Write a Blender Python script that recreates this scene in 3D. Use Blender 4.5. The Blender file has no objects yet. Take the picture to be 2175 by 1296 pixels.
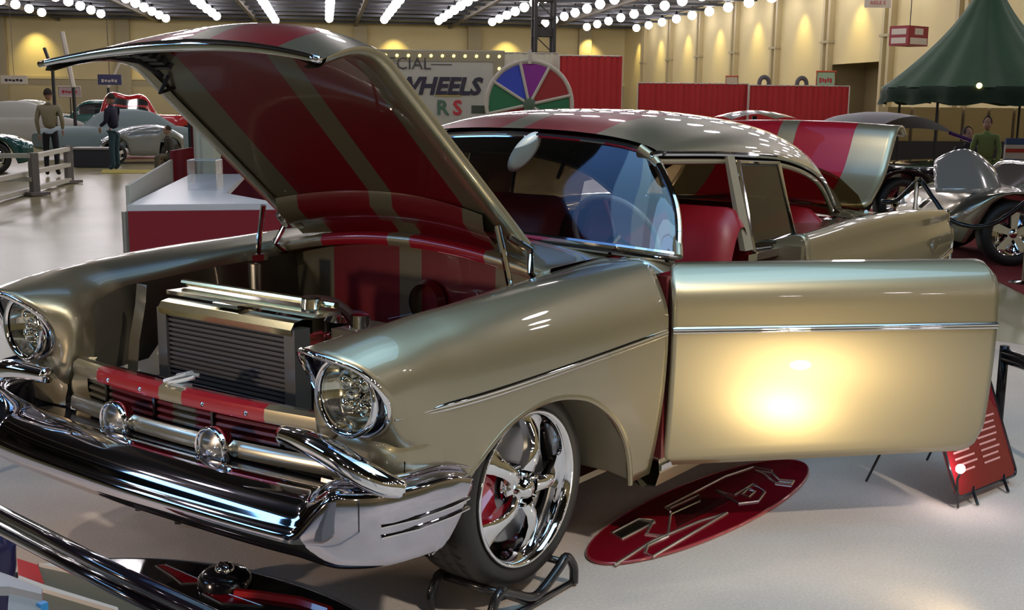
import bpy, bmesh, math, random
import numpy as np
from mathutils import Vector, Matrix
random.seed(7)
sc = bpy.context.scene
# ------------------------------------------------------------------ camera
CP = (2.95736996, 2.93132172, 1.59543158)
YAW, PIT, ROL, FPX, PY = 3.77898319, -0.183220084, 0.0109117651, 2527.39, 682.21
def basis():
    f = np.array([math.cos(PIT)*math.cos(YAW), math.cos(PIT)*math.sin(YAW), math.sin(PIT)])
    r = np.array([math.sin(YAW), -math.cos(YAW), 0.0]); u = np.cross(r, f)
    return math.cos(ROL)*r+math.sin(ROL)*u, -math.sin(ROL)*r+math.cos(ROL)*u, f
CR, CU, CF = basis(); CC = np.array(CP)
cd = bpy.data.cameras.new('camera'); cam = bpy.data.objects.new('camera', cd)
sc.collection.objects.link(cam); sc.camera = cam
cam.matrix_world = Matrix(((CR[0], CU[0], -CF[0], CP[0]), (CR[1], CU[1], -CF[1], CP[1]), (CR[2], CU[2], -CF[2], CP[2]), (0, 0, 0, 1)))
cd.sensor_width = 36; cd.lens = FPX/2175*36; cd.shift_y = (PY-648)/2175; cd.clip_end = 400
def ray(u, v): return (u-1087.5)/FPX*CR-(v-PY)/FPX*CU+CF
def at(u, v, z=0.0):            # the point of the level z that the pixel looks at
    d = ray(u, v); t = (z-CC[2])/d[2]; return CC+t*d
def atd(u, v, dep): return CC+ray(u, v)*dep   # the point at a depth
# hall frame: p along the hall, q to the right
ha = ray(690, 210)[:2]; ha = ha/np.linalg.norm(ha); hb = np.array([ha[1], -ha[0]])
def hall(p, q, z=0.0):
    w = CC[:2]+p*ha+q*hb; return (w[0], w[1], z)
HANG = math.atan2(ha[1], ha[0])
# ------------------------------------------------------------------ world, exposure, lights
w = bpy.data.worlds.new('world'); sc.world = w; w.use_nodes = True
w.node_tree.nodes['Background'].inputs[0].default_value = (.9, .85, .7, 1)
w.node_tree.nodes['Background'].inputs[1].default_value = .12
sc.view_settings.view_transform = 'Standard'; sc.view_settings.look = 'None'
sc.view_settings.exposure = 0.0; sc.view_settings.gamma = 1; sc.view_settings.use_curve_mapping = False
def area(name, loc, target, sx, sy, power, col):
    l = bpy.data.lights.new(name, 'AREA'); l.shape = 'RECTANGLE'; l.size = sx; l.size_y = sy; l.energy = power; l.color = col
    o = bpy.data.objects.new(name, l); sc.collection.objects.link(o); o.location = loc
    o.rotation_euler = (Vector(target)-Vector(loc)).to_track_quat('-Z', 'Y').to_euler(); return o
def spot(name, loc, target, power, col, ang=60, blend=.6, r=.05):
    l = bpy.data.lights.new(name, 'SPOT'); l.energy = power; l.color = col; l.spot_size = math.radians(ang); l.spot_blend = blend; l.shadow_soft_size = r
    o = bpy.data.objects.new(name, l); sc.collection.objects.link(o); o.location = loc
    o.rotation_euler = (Vector(target)-Vector(loc)).to_track_quat('-Z', 'Y').to_euler(); return o
PB_, QR_ = 124.0, 31.0
# long tubes of a blue lit lighting grid hung over the stand, a warm uplight on the floor in front of the door
for k, (y, wd_, c, e_) in enumerate(((-1.5, .95, (.16, .38, .95), 30), (-.55, .95, (.24, .50, .95), 58), (.4, .95, (.34, .60, .85), 74), (1.35, .95, (.30, .56, .8), 60), (2.3, .95, (.32, .62, .95), 78), (3.25, .93, (.40, .70, .95), 110), (4.2, .90, (.34, .66, 1), 110), (5.15, .9, (.4, .7, 1), 100))):
    area('grid_light', (-.1, y, 6.6), (-.1, y, 0), 6.2, wd_, e_*(.40 if y < 1.9 else .58), c)
spot('floor_uplight', (-.66, 2.12, .05), (-1.05, 1.3, .60), 24, (1, .78, .44), 112, .9, .05)
spot('floor_uplight', (-.35, 3.1, .06), (-1.1, 1.3, .62), 46, (1, .76, .42), 52, .9, .05)  # second uplight, added only to widen the warm glow on the door
area('blue_curtain_light', (9.5, -8.5, 5.6), (.9, 0, .5), 5.0, 1.6, 150, (.22, .52, 1))
spot('front_uplight', (2.6, 2.3, .9), (.1, .9, .6), 16, (1, .80, .5), 55, .9, .05)
spot('key_spot', (2.0, 6.0, 6.3), (.0, 2.4, 0), 1050, (1, .92, .80), 70, .9, .15)
spot('carpet_fill', (4.6, -1.2, 1.15), (.75, .1, 0), 260, (1, .76, .56), 50, .9, .10)  # added fill, brightens the carpet under the nose
spot('lid_fill', (2.4, .2, 7.2), (-3.6, 0, 1.3), 900, (1, .88, .68), 24, .8, .12)  # added fill, warms the raised trunk lid against the blue
spot('nose_fill', (4.5, -1.0, 6.0), (1.0, -1.8, 0), 330, (1, .90, .74), 50, .9, .15)  # added fill, lights the carpet ahead of the bumper
for p_ in (67.5, 76, 84.5, 93, 101.5, 110, 118):
    spot('wall_washer', hall(p_, QR_-1.3, 8.2), hall(p_, QR_, 4.5), 520, (1, .80, .28), 80, 1, .1)
for q_ in (-62, -50, -39, -27.5, -16, -4.5, 7, 18.5, 27):
    spot('wall_washer', hall(PB_-2.0, q_, 8.3), hall(PB_, q_, 5.2), 900, (1, .80, .30), 80, 1, .1)
# ------------------------------------------------------------------ materials
MATS = {}
def nodes(name):
    m = bpy.data.materials.new(name); m.use_nodes = True; nt = m.node_tree
    return m, nt, nt.nodes['Principled BSDF']
def mat(name, col=(.5, .5, .5), rough=.5, metal=0, coat=0, emit=None, es=0, spec=.5, noise=0, nscale=20, bump=0, sheen=0):
    if name in MATS: return MATS[name]
    m, nt, b = nodes(name)
    b.inputs['Base Color'].default_value = (*col, 1); b.inputs['Roughness'].default_value = rough
    b.inputs['Metallic'].default_value = metal; b.inputs['Coat Weight'].default_value = coat; b.inputs['Coat Roughness'].default_value = .02
    b.inputs['Specular IOR Level'].default_value = spec
    if sheen: b.inputs['Sheen Weight'].default_value = sheen
    if emit: b.inputs['Emission Color'].default_value = (*emit, 1); b.inputs['Emission Strength'].default_value = es
    if noise or bump:
        tc = nt.nodes.new('ShaderNodeTexCoord'); n = nt.nodes.new('ShaderNodeTexNoise'); n.inputs['Scale'].default_value = nscale; n.inputs['Detail'].default_value = 5
        nt.links.new(tc.outputs['Object'], n.inputs['Vector'])
        if noise:
            mx = nt.nodes.new('ShaderNodeMix'); mx.data_type = 'RGBA'
            mx.inputs[6].default_value = (*[c*(1-noise) for c in col], 1); mx.inputs[7].default_value = (*[min(1, c*(1+noise)) for c in col], 1)
            nt.links.new(n.outputs['Fac'], mx.inputs[0]); nt.links.new(mx.outputs[2], b.inputs['Base Color'])
        if bump:
            bp = nt.nodes.new('ShaderNodeBump'); bp.inputs['Strength'].default_value = bump; bp.inputs['Distance'].default_value = .01
            nt.links.new(n.outputs['Fac'], bp.inputs['Height']); nt.links.new(bp.outputs[0], b.inputs['Normal'])
    MATS[name] = m; return m
GOLD = (.37, .325, .215); RED = (.33, .006, .018)
def striped(name, gold, red, c=.055, e=.40, **k):       # body stripes painted along the car: a function of the car's own Y
    if name in MATS: return MATS[name]
    m = mat(name, gold, **k); nt = m.node_tree; b = nt.nodes['Principled BSDF']
    tc = nt.nodes.new('ShaderNodeTexCoord'); sp = nt.nodes.new('ShaderNodeSeparateXYZ'); nt.links.new(tc.outputs['Object'], sp.inputs[0])
    ab = nt.nodes.new('ShaderNodeMath'); ab.operation = 'ABSOLUTE'; nt.links.new(sp.outputs['Y'], ab.inputs[0])
    g = nt.nodes.new('ShaderNodeMath'); g.operation = 'GREATER_THAN'; g.inputs[1].default_value = c; nt.links.new(ab.outputs[0], g.inputs[0])
    l = nt.nodes.new('ShaderNodeMath'); l.operation = 'LESS_THAN'; l.inputs[1].default_value = e; nt.links.new(ab.outputs[0], l.inputs[0])
    mu = nt.nodes.new('ShaderNodeMath'); mu.operation = 'MULTIPLY'; nt.links.new(g.outputs[0], mu.inputs[0]); nt.links.new(l.outputs[0], mu.inputs[1])
    mx = nt.nodes.new('ShaderNodeMix'); mx.data_type = 'RGBA'; mx.inputs[6].default_value = (*gold, 1); mx.inputs[7].default_value = (*red, 1)
    nt.links.new(mu.outputs[0], mx.inputs[0]); nt.links.new(mx.outputs[2], b.inputs['Base Color'])
    ms = nt.nodes.new('ShaderNodeMath'); ms.operation = 'MULTIPLY_ADD'; ms.inputs[1].default_value = -k.get('metal', 0)*.75; ms.inputs[2].default_value = k.get('metal', 0)
    nt.links.new(mu.outputs[0], ms.inputs[0]); nt.links.new(ms.outputs[0], b.inputs['Metallic'])
    return m
PAINT = mat('gold_paint', GOLD, .34, .75, 1.0)
STRIPE = striped('striped_paint', GOLD, RED, rough=.34, metal=.75, coat=1.0)
UNDER = striped('striped_shaded_paint', (.15, .135, .085), (.155, .002, .008), rough=.4, metal=.3, coat=1.0)  # body stripes again, with the shade under the hood put into the colours
TAUPE = mat('engine_bay_paint', (.085, .074, .052), .4, .3, .6)
CHROME = mat('chrome', (.88, .88, .9), .035, 1)
BRUSH = mat('polished_aluminium', (.75, .72, .62), .22, 1)
DARKM = mat('dark_metal', (.05, .05, .055), .35, .6)
BLACK = mat('black_gloss', (.008, .008, .01), .15, 0, .6)
MATTB = mat('black_matt', (.012, .011, .011), .7)
RUBBER = mat('rubber', (.022, .02, .018), .5, noise=.2)
REDL = mat('red_leather', (.28, .008, .015), .42, noise=.15, nscale=8)
REDG = mat('red_gloss', (.36, .004, .015), .12, .2, 1)
DARKI = mat('dark_lining', (.03, .024, .02), .7)
def glass(name, tint=(.9, .95, .93), refl=1.0, rough=.0):
    if name in MATS: return MATS[name]
    m = bpy.data.materials.new(name); m.use_nodes = True; nt = m.node_tree; nt.nodes.clear()
    o = nt.nodes.new('ShaderNodeOutputMaterial'); mx = nt.nodes.new('ShaderNodeMixShader')
    t = nt.nodes.new('ShaderNodeBsdfTransparent'); t.inputs[0].default_value = (*tint, 1)
    g = nt.nodes.new('ShaderNodeBsdfGlossy'); g.inputs['Roughness'].default_value = rough
    lw = nt.nodes.new('ShaderNodeLayerWeight'); lw.inputs[0].default_value = .5
    pw = nt.nodes.new('ShaderNodeMath'); pw.operation = 'POWER'; pw.inputs[1].default_value = 3.5; nt.links.new(lw.outputs['Facing'], pw.inputs[0])
    fr = nt.nodes.new('ShaderNodeMath'); fr.operation = 'MULTIPLY_ADD'; fr.use_clamp = True; fr.inputs[1].default_value = .9*refl; fr.inputs[2].default_value = .05*refl; nt.links.new(pw.outputs[0], fr.inputs[0])
    nt.links.new(fr.outputs[0], mx.inputs[0]); nt.links.new(t.outputs[0], mx.inputs[1]); nt.links.new(g.outputs[0], mx.inputs[2]); nt.links.new(mx.outputs[0], o.inputs[0])
    MATS[name] = m; return m
GLASS = glass('clear_glass', (.70, .76, .78), 3.3, .04); BROWNG = glass('brown_glass', (.22, .155, .075), .9); SMOKE = glass('smoked_glass', (.16, .10, .10), 1.0); ACRYL = glass('acrylic', (.93, .95, .97), .8)
# ------------------------------------------------------------------ helpers
def link(o, parent=None):
    sc.collection.objects.link(o)
    if parent: o.parent = parent
    return o
def meshobj(name, v, f, m, parent=None, smooth=True, loc=None, rot=None):
    me = bpy.data.meshes.new(name); me.from_pydata([tuple(map(float, p)) for p in v], [], f); me.update()
    bm = bmesh.new(); bm.from_mesh(me); bmesh.ops.recalc_face_normals(bm, faces=bm.faces); bm.to_mesh(me); bm.free()
    if smooth: me.shade_smooth() if smooth is True else me.polygons.foreach_set('use_smooth', [True]*len(me.polygons))
    o = bpy.data.objects.new(name, me); me.materials.append(m); link(o, parent)
    if smooth == 'auto':
        try: me.set_sharp_from_angle(angle=math.radians(35))
        except Exception: pass
    if loc is not None: o.location = loc
    if rot is not None: o.rotation_euler = rot
    return o
def thing(name, label, cat, loc=(0, 0, 0), rotz=0, group=None):
    o = bpy.data.objects.new(name, None); o.empty_display_size = .1; link(o); o.location = loc; o.rotation_euler = (0, 0, rotz)
    o['label'] = label; o['category'] = cat
    if group: o['group'] = group
    return o
def tag(o, label, cat, group=None):
    o['label'] = label; o['category'] = cat
    if group: o['group'] = group
    return o
def struct(o): o['kind'] = 'structure'; return o
class MB:
    def __init__(s): s.v = []; s.f = []
    def add(s, v, f):
        n = len(s.v); s.v += [tuple(map(float, p)) for p in v]; s.f += [tuple(i+n for i in q) for q in f]; return s
    def box(s, x0, x1, y0, y1, z0, z1, M=None):
        v = [(x, y, z) for x in (x0, x1) for y in (y0, y1) for z in (z0, z1)]
        if M is not None: v = [tuple(M @ Vector(p)) for p in v]
        return s.add(v, [(0, 1, 3, 2), (4, 6, 7, 5), (0, 4, 5, 1), (2, 3, 7, 6), (0, 2, 6, 4), (1, 5, 7, 3)])
    def grid(s, rows, closed=False):
        n = len(rows[0]); v = [p for r in rows for p in r]; f = []
        for i in range(len(rows)-1):
            for j in range(n if closed else n-1):
                k = (j+1) % n; f.append((i*n+j, i*n+k, (i+1)*n+k, (i+1)*n+j))
        return s.add(v, f)
    def tube(s, path, r, seg=10, closed=False, caps=True, flat=1.0):
        P = [Vector([float(c) for c in p]) for p in path]; n = len(P); rows = []; up = None
        R = [float(a) for a in r] if hasattr(r, '__len__') else [r]*n
        for i in range(n):
            a = P[(i-1) % n] if (closed or i > 0) else P[i]; b = P[(i+1) % n] if (closed or i < n-1) else P[i]
            t = (b-a).normalized()
            if up is None: up = Vector((0, 0, 1)) if abs(t.z) < .9 else Vector((1, 0, 0))
            x = t.cross(up).normalized(); up = x.cross(t).normalized()
            rows.append([P[i]+R[i]*(math.cos(k*2*math.pi/seg)*x+math.sin(k*2*math.pi/seg)*flat*up) for k in range(seg)])
        if closed: rows.append(rows[0])
        s.grid(rows, True)
        if caps and not closed:
            m = len(s.v); s.f.append(tuple(range(m-seg, m))); s.f.append(tuple(range(m-seg*n, m-seg*n+seg))[::-1])
        return s
    def lathe(s, prof, M=None, seg=32, a0=0, a1=2*math.pi):   # profile (r, y) about the Y axis
        rows = []
        for k in range(seg+1):
            a = a0+(a1-a0)*k/seg
            row = [Vector((r*math.cos(a), y, r*math.sin(a))) for r, y in prof]
            if M is not None: row = [M @ p for p in row]
            rows.append(row)
        return s.grid(rows)
    def poly(s, pts, thick):            # prism from an outline, thickness vector
        t = Vector(thick); a = [Vector(p) for p in pts]; n = len(a)
        return s.add(a+[p+t for p in a], [tuple(range(n)), tuple(range(2*n-1, n-1, -1))]+[(i, (i+1) % n, n+(i+1) % n, n+i) for i in range(n)])
    def build(s, name, m, parent=None, smooth='auto', **k): return meshobj(name, s.v, s.f, m, parent, smooth, **k)
def cr(pts, n, closed=False):           # Catmull-Rom through points of any dimension
    P = np.array(pts, float); m = len(P)
    L = m if closed else m-1; out = []
    for t in np.linspace(0, L, n, endpoint=not closed):
        i = min(int(t), L-1); u = t-i
        if closed: a, b, c, d = P[(i-1) % m], P[i % m], P[(i+1) % m], P[(i+2) % m]
        else:
            b, c = P[i], P[i+1]; a = P[i-1] if i > 0 else 2*b-c; d = P[i+2] if i+2 < m else 2*c-b
        out.append(.5*((2*b)+(c-a)*u+(2*a-5*b+4*c-d)*u*u+(3*b-a-3*c+d)*u**3))
    return np.array(out)
def ip(x, tab):                          # smooth interpolation in a table of (x, y) with rising x
    X = [a for a, _ in tab]; Y = [b for _, b in tab]
    if x <= X[0]: return Y[0]
    if x >= X[-1]: return Y[-1]
    i = max(k for k in range(len(X)) if X[k] <= x); i = min(i, len(X)-2)
    def sl(k):
        if k == 0 or k == len(X)-1: return 0 if k else (Y[1]-Y[0])/(X[1]-X[0])
        return ((Y[k+1]-Y[k])/(X[k+1]-X[k])+(Y[k]-Y[k-1])/(X[k]-X[k-1]))/2
    h = X[i+1]-X[i]; t = (x-X[i])/h; m0 = sl(i)*h; m1 = (sl(i+1) if i+1 < len(X)-1 else (Y[-1]-Y[-2])/(X[-1]-X[-2]))*h
    return (2*t**3-3*t*t+1)*Y[i]+(t**3-2*t*t+t)*m0+(-2*t**3+3*t*t)*Y[i+1]+(t**3-t*t)*m1
def my(rows, s): return [[(p[0], s*p[1], p[2]) for p in r] for r in rows]
def solid(o, t, off=0):
    md = o.modifiers.new('thick', 'SOLIDIFY'); md.thickness = t; md.offset = off; return o
def text_mesh(name, s, size, m, parent, M, ext=.002, shear=0, bold=0):
    c = bpy.data.curves.new(name, 'FONT'); c.body = s; c.size = size; c.extrude = ext; c.align_x = 'CENTER'; c.align_y = 'CENTER'; c.shear = shear; c.offset = bold; c.resolution_u = 2
    t = bpy.data.objects.new('t', c); sc.collection.objects.link(t); bpy.context.view_layer.update()
    me = bpy.data.meshes.new_from_object(t.evaluated_get(bpy.context.evaluated_depsgraph_get())); bpy.data.objects.remove(t)
    me.name = name; me.materials.clear(); me.materials.append(m); o = bpy.data.objects.new(name, me); link(o, parent); o.matrix_local = M; return o
# ------------------------------------------------------------------ hall shell
FLOOR = mat('polished_concrete', (.33, .295, .165), .24, noise=.25, nscale=.6, spec=.07)
WALLM = mat('cream_wall', (.62, .52, .27), .8, noise=.06, nscale=.5)
WALLD = mat('tan_wall', (.40, .34, .20), .8); CEILM = mat('ceiling_dark', (.035, .035, .04), .8); STEEL = mat('beam_steel', (.07, .075, .085), .5, .5)
HC = 8.5; PB = 124.0; QR = 31.0; QL = -70.0
def hallbox(mb, p0, p1, q0, q1, z0, z1):
    v = [hall(p, q, z) for p in (p0, p1) for q in (q0, q1) for z in (z0, z1)]
    return mb.add(v, [(0, 1, 3, 2), (4, 6, 7, 5), (0, 4, 5, 1), (2, 3, 7, 6), (0, 2, 6, 4), (1, 5, 7, 3)])
struct(hallbox(MB(), -30, PB, QL, QR, -.12, -.012).build('floor', FLOOR, smooth=False))
ceil = struct(hallbox(MB(), -30, PB, QL, QR, HC+.9, HC+1.0).build('ceiling', CEILM, smooth=False))
for k in range(14):
    p = 60+5.0*k; hallbox(MB(), p, p+.35, QL, QR, HC+.35, HC+.55).build('beam', STEEL, ceil, smooth=False)
for k in range(-6, 4):
    q = 3+9.5*k; hallbox(MB(), -30, PB, q, q+.3, HC+.2, HC+.75).build('beam', mat('girder_brown', (.13, .11, .08), .6), ceil, smooth=False)
wb = struct(hallbox(MB(), PB, PB+.3, QL, QR, 3.3, HC+1).build('wall_back', WALLM, smooth=False))
hallbox(MB(), PB-.25, PB+.3, QL, QR, -.01, 3.2).build('lower_wall', WALLD, wb, smooth=False)
hallbox(MB(), PB-.45, PB, QL, QR, 3.2, 3.45).build('ledge', WALLM, wb, smooth=False)
for q in [QL+4+11.5*k for k in range(9)]:
    if q < QR-1: hallbox(MB(), PB-.8, PB, q, q+1.3, 0, HC+.6).build('column', WALLD, wb, smooth=False)
wr = struct(hallbox(MB(), 72, PB, QR, QR+.3, 0, HC+1).build('wall_right', WALLM, smooth=False))
hallbox(MB(), -30, 63.5, QR, QR+.3, 0, HC+1).build('wall_panel', WALLM, wr, smooth=False)
hallbox(MB(), 63.5, 72, QR, QR+.3, 4.0, HC+1).build('wall_panel', WALLM, wr, smooth=False)
hallbox(MB(), 63.5, 72, QR+2.5, QR+2.7, 0, 4.2).build('recess_wall', mat('recess_tan', (.20, .15, .07), .8), wr, smooth=False)
hallbox(MB(), 71.8, 72, QR, QR+2.6, 0, 4.2).build('recess_wall', mat('recess_tan'), wr, smooth=False)
for k, p in enumerate([47, 55, 63, 71.2, 80, 88.5, 97.3, 106, 115]):
    for dq in (0, .8): hallbox(MB(), p+dq, p+dq+.32, QR-.35, QR, 0, HC+.6).build('column', mat('column_tan', (.46, .38, .20), .6), wr, smooth=False)
    hallbox(MB(), p-.1, p+1.25, QR-.4, QR, 5.3, 5.45).build('column_band', WALLD, wr, smooth=False)
struct(hallbox(MB(), -30, PB, QL-.3, QL, 0, HC+1).build('wall_left', WALLM, smooth=False))
struct(hallbox(MB(), -30.3, -30, QL, QR, 0, HC+1).build('wall_front', WALLM, smooth=False))
# carpet island under the car
CARPET = mat('pale_carpet', (.60, .50, .425), .95, noise=.10, nscale=3, bump=.4, sheen=.2); 
nt_ = CARPET.node_tree; b_ = nt_.nodes['Principled BSDF']; src = b_.inputs['Base Color'].links[0].from_socket
tc_n = nt_.nodes.new('ShaderNodeTexCoord'); n2 = nt_.nodes.new('ShaderNodeTexNoise'); n2.inputs['Scale'].default_value = 90; n2.inputs['Detail'].default_value = 3; nt_.links.new(tc_n.outputs['Object'], n2.inputs['Vector'])
n3 = nt_.nodes.new('ShaderNodeTexNoise'); n3.inputs['Scale'].default_value = 1.6; n3.inputs['Detail'].default_value = 6; nt_.links.new(tc_n.outputs['Object'], n3.inputs['Vector'])
mm = nt_.nodes.new('ShaderNodeMath'); mm.operation = 'MULTIPLY_ADD'; mm.inputs[1].default_value = .45; mm.inputs[2].default_value = .55; nt_.links.new(n2.outputs['Fac'], mm.inputs[0])
m3 = nt_.nodes.new('ShaderNodeMath'); m3.operation = 'MULTIPLY_ADD'; m3.inputs[1].default_value = .5; nt_.links.new(n3.outputs['Fac'], m3.inputs[0]); nt_.links.new(mm.outputs[0], m3.inputs[2])
vm = nt_.nodes.new('ShaderNodeVectorMath'); vm.operation = 'SCALE'; nt_.links.new(src, vm.inputs[0]); nt_.links.new(m3.outputs[0], vm.inputs['Scale']); nt_.links.new(vm.outputs[0], b_.inputs['Base Color'])

cpts = [(1.4, -2.4), (-1.2, -2.2), (-5.2, -1.6), (-5.4, 1.6), (-4.6, 3.6), (-2.0, 5.5), (2.5, 5.8), (5.5, 3.5), (5.0, -1.5)]
cp_ = cr([(x, y, 0) for x, y in cpts], 90, True)
tag(MB().poly([(p[0], p[1], -.011) for p in cp_], (0, 0, .011)).build('carpet', CARPET, smooth=False), 'pale beige carpet island laid on the concrete under the gold coupe', 'carpet')
# ------------------------------------------------------------------ ceiling lamps
LAMPM = mat('lamp_glow', (1, 1, 1), .5, emit=(1, .93, .97), es=22)
def ico(r, sub=2):
    bm = bmesh.new(); bmesh.ops.create_icosphere(bm, subdivisions=sub, radius=r); v = [tuple(x.co) for x in bm.verts]; f = [tuple(a.index for a in q.verts) for q in bm.faces]; bm.free(); return v, f
lv, lf = ico(.36); proto = None; cnt = 0
for k in range(-7, 7):
    q = .5+4.8*k
    if not (QL < q < QR-.6): continue
    ps = [60+4.4*j for j in range(14)]+([55.6, 51.2, 46.8, 42.4, 38, 33.6, 29.2, 24.8, 20.4, 16, 7, -2, -11, -19, -26] if -3 < k < 6 else [51.2, 42.4, 33.6, 24.8, 7, -11] if -5 < k < 6 else [])
    for p in [p_ for p_ in ps if not (p_ < 17 and -1 <= k <= 2)]:
        if p > 113+random.uniform(-4, 4): continue
        if proto is None:
            proto = meshobj('ceiling_lamp', lv, lf, LAMPM); o = proto
            cap_ = MB().lathe([(.02, 0), (.14, 0), (.16, .12), (.05, .3), (.02, .45)], Matrix.Rotation(math.pi/2, 4, 'X'), 12).build('lamp_cap', DARKM, proto); cap_.location = (0, 0, .3)
        else:
            o = proto.copy(); link(o); c = cap_.copy(); link(c, o)
        o.location = hall(p, q, HC); cnt += 1
        tag(o, 'glowing white round lamp hanging in rows under the dark ceiling', 'ceiling lamp', 'round lamps in rows under the ceiling')
# ------------------------------------------------------------------ THE GOLD COUPE
car = thing('coupe', 'gold two-door coupe with red stripes, hood raised and driver door open', 'car')
YT = [(-4.2, .86), (-3.6, .92), (-2.9, .95), (-1.8, .955), (-.6, .955), (.1, .95), (.4, .935), (.6, .905), (.8, .87)]
def ymax(x): return ip(x, YT)
ZC = [(-4.2, .985), (-3.4, 1.045), (-2.6, 1.062), (-1.9, 1.04), (-1.2, 1.04), (-.6, 1.05), (-.2, 1.04), (0, 1.035), (.3, 1.022), (.57, 1.0), (.77, .955)]
ARF = [(-.50, .28), (-.49, .305), (-.42, .44), (-.308, .563), (-.161, .656), (-.026, .697), (.101, .708), (.221, .689), (.312, .652), (.42, .566), (.46, .50)]
def arch_r(x):
    d = (x+2.92)/.42
    return .30+.36*math.sqrt(max(0, 1-d*d)) if abs(d) < 1 else .30
def section(x, zb, zi, inner=True, nl=16, nu=26):
    Y = ymax(x); zc = ip(x, ZC); r = []
    for k in range(nl):
        z = zb+(.80-zb)*k/nl; r.append((x, Y-.22*(.80-z)**2, z))
    up = [(Y, .80), (Y-.004, .88), (Y-.028, .95), (Y-.075, zc-.018), (Y-.13, zc), (.72, (zc*.6+zi*.4)), (.672, zi), (.655, zi-.03), (.645, zi-.12), (.635, .72), (.63, .60)]
    for y, z in cr(up if inner else up[:6], nu): r.append((x, y, z))
    return r
ZI = [(-.62, 1.045), (-.34, 1.026), (0, 1.0), (.32, .962), (.5, .945)]
def fzb(x): return ip(x, ARF) if x < .455 else .50+(x-.455)*.9
def make_fender(s):
    rows = []
    main_x = list(np.arange(-.62, -.50, .03))+list(np.arange(-.50, -.30, .01))+list(np.arange(-.30, .30, .02))+list(np.arange(.30, .481, .01))+[.50]
    for x in main_x: rows.append(section(x, fzb(x) if x > -.5 else .29, ip(x, ZI)))
    R2 = np.array(rows[-1]); Rm = np.array(rows[-6])
    n = len(R2); idx = [0, 8, 15, 20, 25, 31, 35, n-1]
    # ring at the headlight bezel and the ring behind it
    ring0 = [(.712, .775, .706), (.720, .868, .752), (.755, .900, .838), (.812, .862, .915), (.874, .78, .955), (.845, .682, .948), (.755, .628, .86), (.712, .660, .757), (.708, .715, .718)]
    ring1 = [(.665, .83, .635), (.655, .89, .705), (.645, .912, .82), (.67, .893, .915), (.70, .80, .985), (.66, .665, .955), (.665, .585, .865), (.69, .575, .75), (.71, .61, .64)]
    def crt(ring):
        Q = cr(ring, 8*40+1); return np.array([Q[int(round(np.interp(j, [0, 8, 16, 21, 26, 31.5, 36.5, 39, n-1], range(9))*40))] for j in range(n)])
    A = crt(ring0); B = crt(ring1)
    D = R2+(R2-Rm)*0; tan = (R2-Rm)/max(1e-6, (R2[0][0]-Rm[0][0]))*.1
    nose = []
    for t in np.linspace(0, 1, 9)[1:]:       # main -> ring1 (Hermite)
        m0 = tan*1.6; m1 = (A-R2)*.55
        nose.append((2*t**3-3*t*t+1)*R2+(t**3-2*t*t+t)*m0+(-2*t**3+3*t*t)*B+(t**3-t*t)*m1)
    for t in np.linspace(0, 1, 6)[1:]:
        m0 = (A-R2)*.40; m1 = (A-B)*.9
        nose.append((2*t**3-3*t*t+1)*B+(t**3-2*t*t+t)*m0+(-2*t**3+3*t*t)*A+(t**3-t*t)*m1)
    rows += [[tuple(p) for p in r] for r in nose]
    mb = MB().grid(my(rows, s)); o = mb.build('front_fender', PAINT, car, smooth=True); solid(o, .006)
    # rolled wheel lip and wheel housing
    lip = [(x, s*(ymax(x)-.22*(.8-z)**2-.004), z) for x, z in cr(ARF, 40)]
    MB().tube(lip, .011, 8).build('wheel_lip', PAINT, car)
    A2 = cr(ARF, 30); house = [[(x, s*(ymax(x)-.05), z+.012), (x, s*.80, z+.03), (x, s*.62, z+.03)] for x, z in A2]
    MB().grid(house).build('wheel_house', mat('housing_gold', (.30, .27, .20), .5, .2, .3), car, smooth=True)
    MB().poly([(x, s*.62, z+.03) for x, z in A2], (0, -s*.01, 0)).build('wheel_house', TAUPE, car)
    MB().box(-.70, -.16, min(s*.60, s*.72), max(s*.60, s*.72), .262, .285).build('lower_flange', PAINT, car)
    return A
ringL = make_fender(1); make_fender(-1)
def apron(s):
    plan = cr([(.66, .555), (.70, .62), (.715, .72), (.705, .82), (.665, .872), (.61, .900), (.54, .912)], 26)
    rows = [[(x-.035*(z > .70)-.01*(.62 > z), s*(y-.012*(z > .70)), z+.03*max(0, (.62-x)/.15)) for x, y in plan] for z in (.725, .69, .66, .62, .58, .555)]
    MB().grid(rows).build('valance', PAINT, car, smooth=True)
apron(1); apron(-1)
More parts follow.
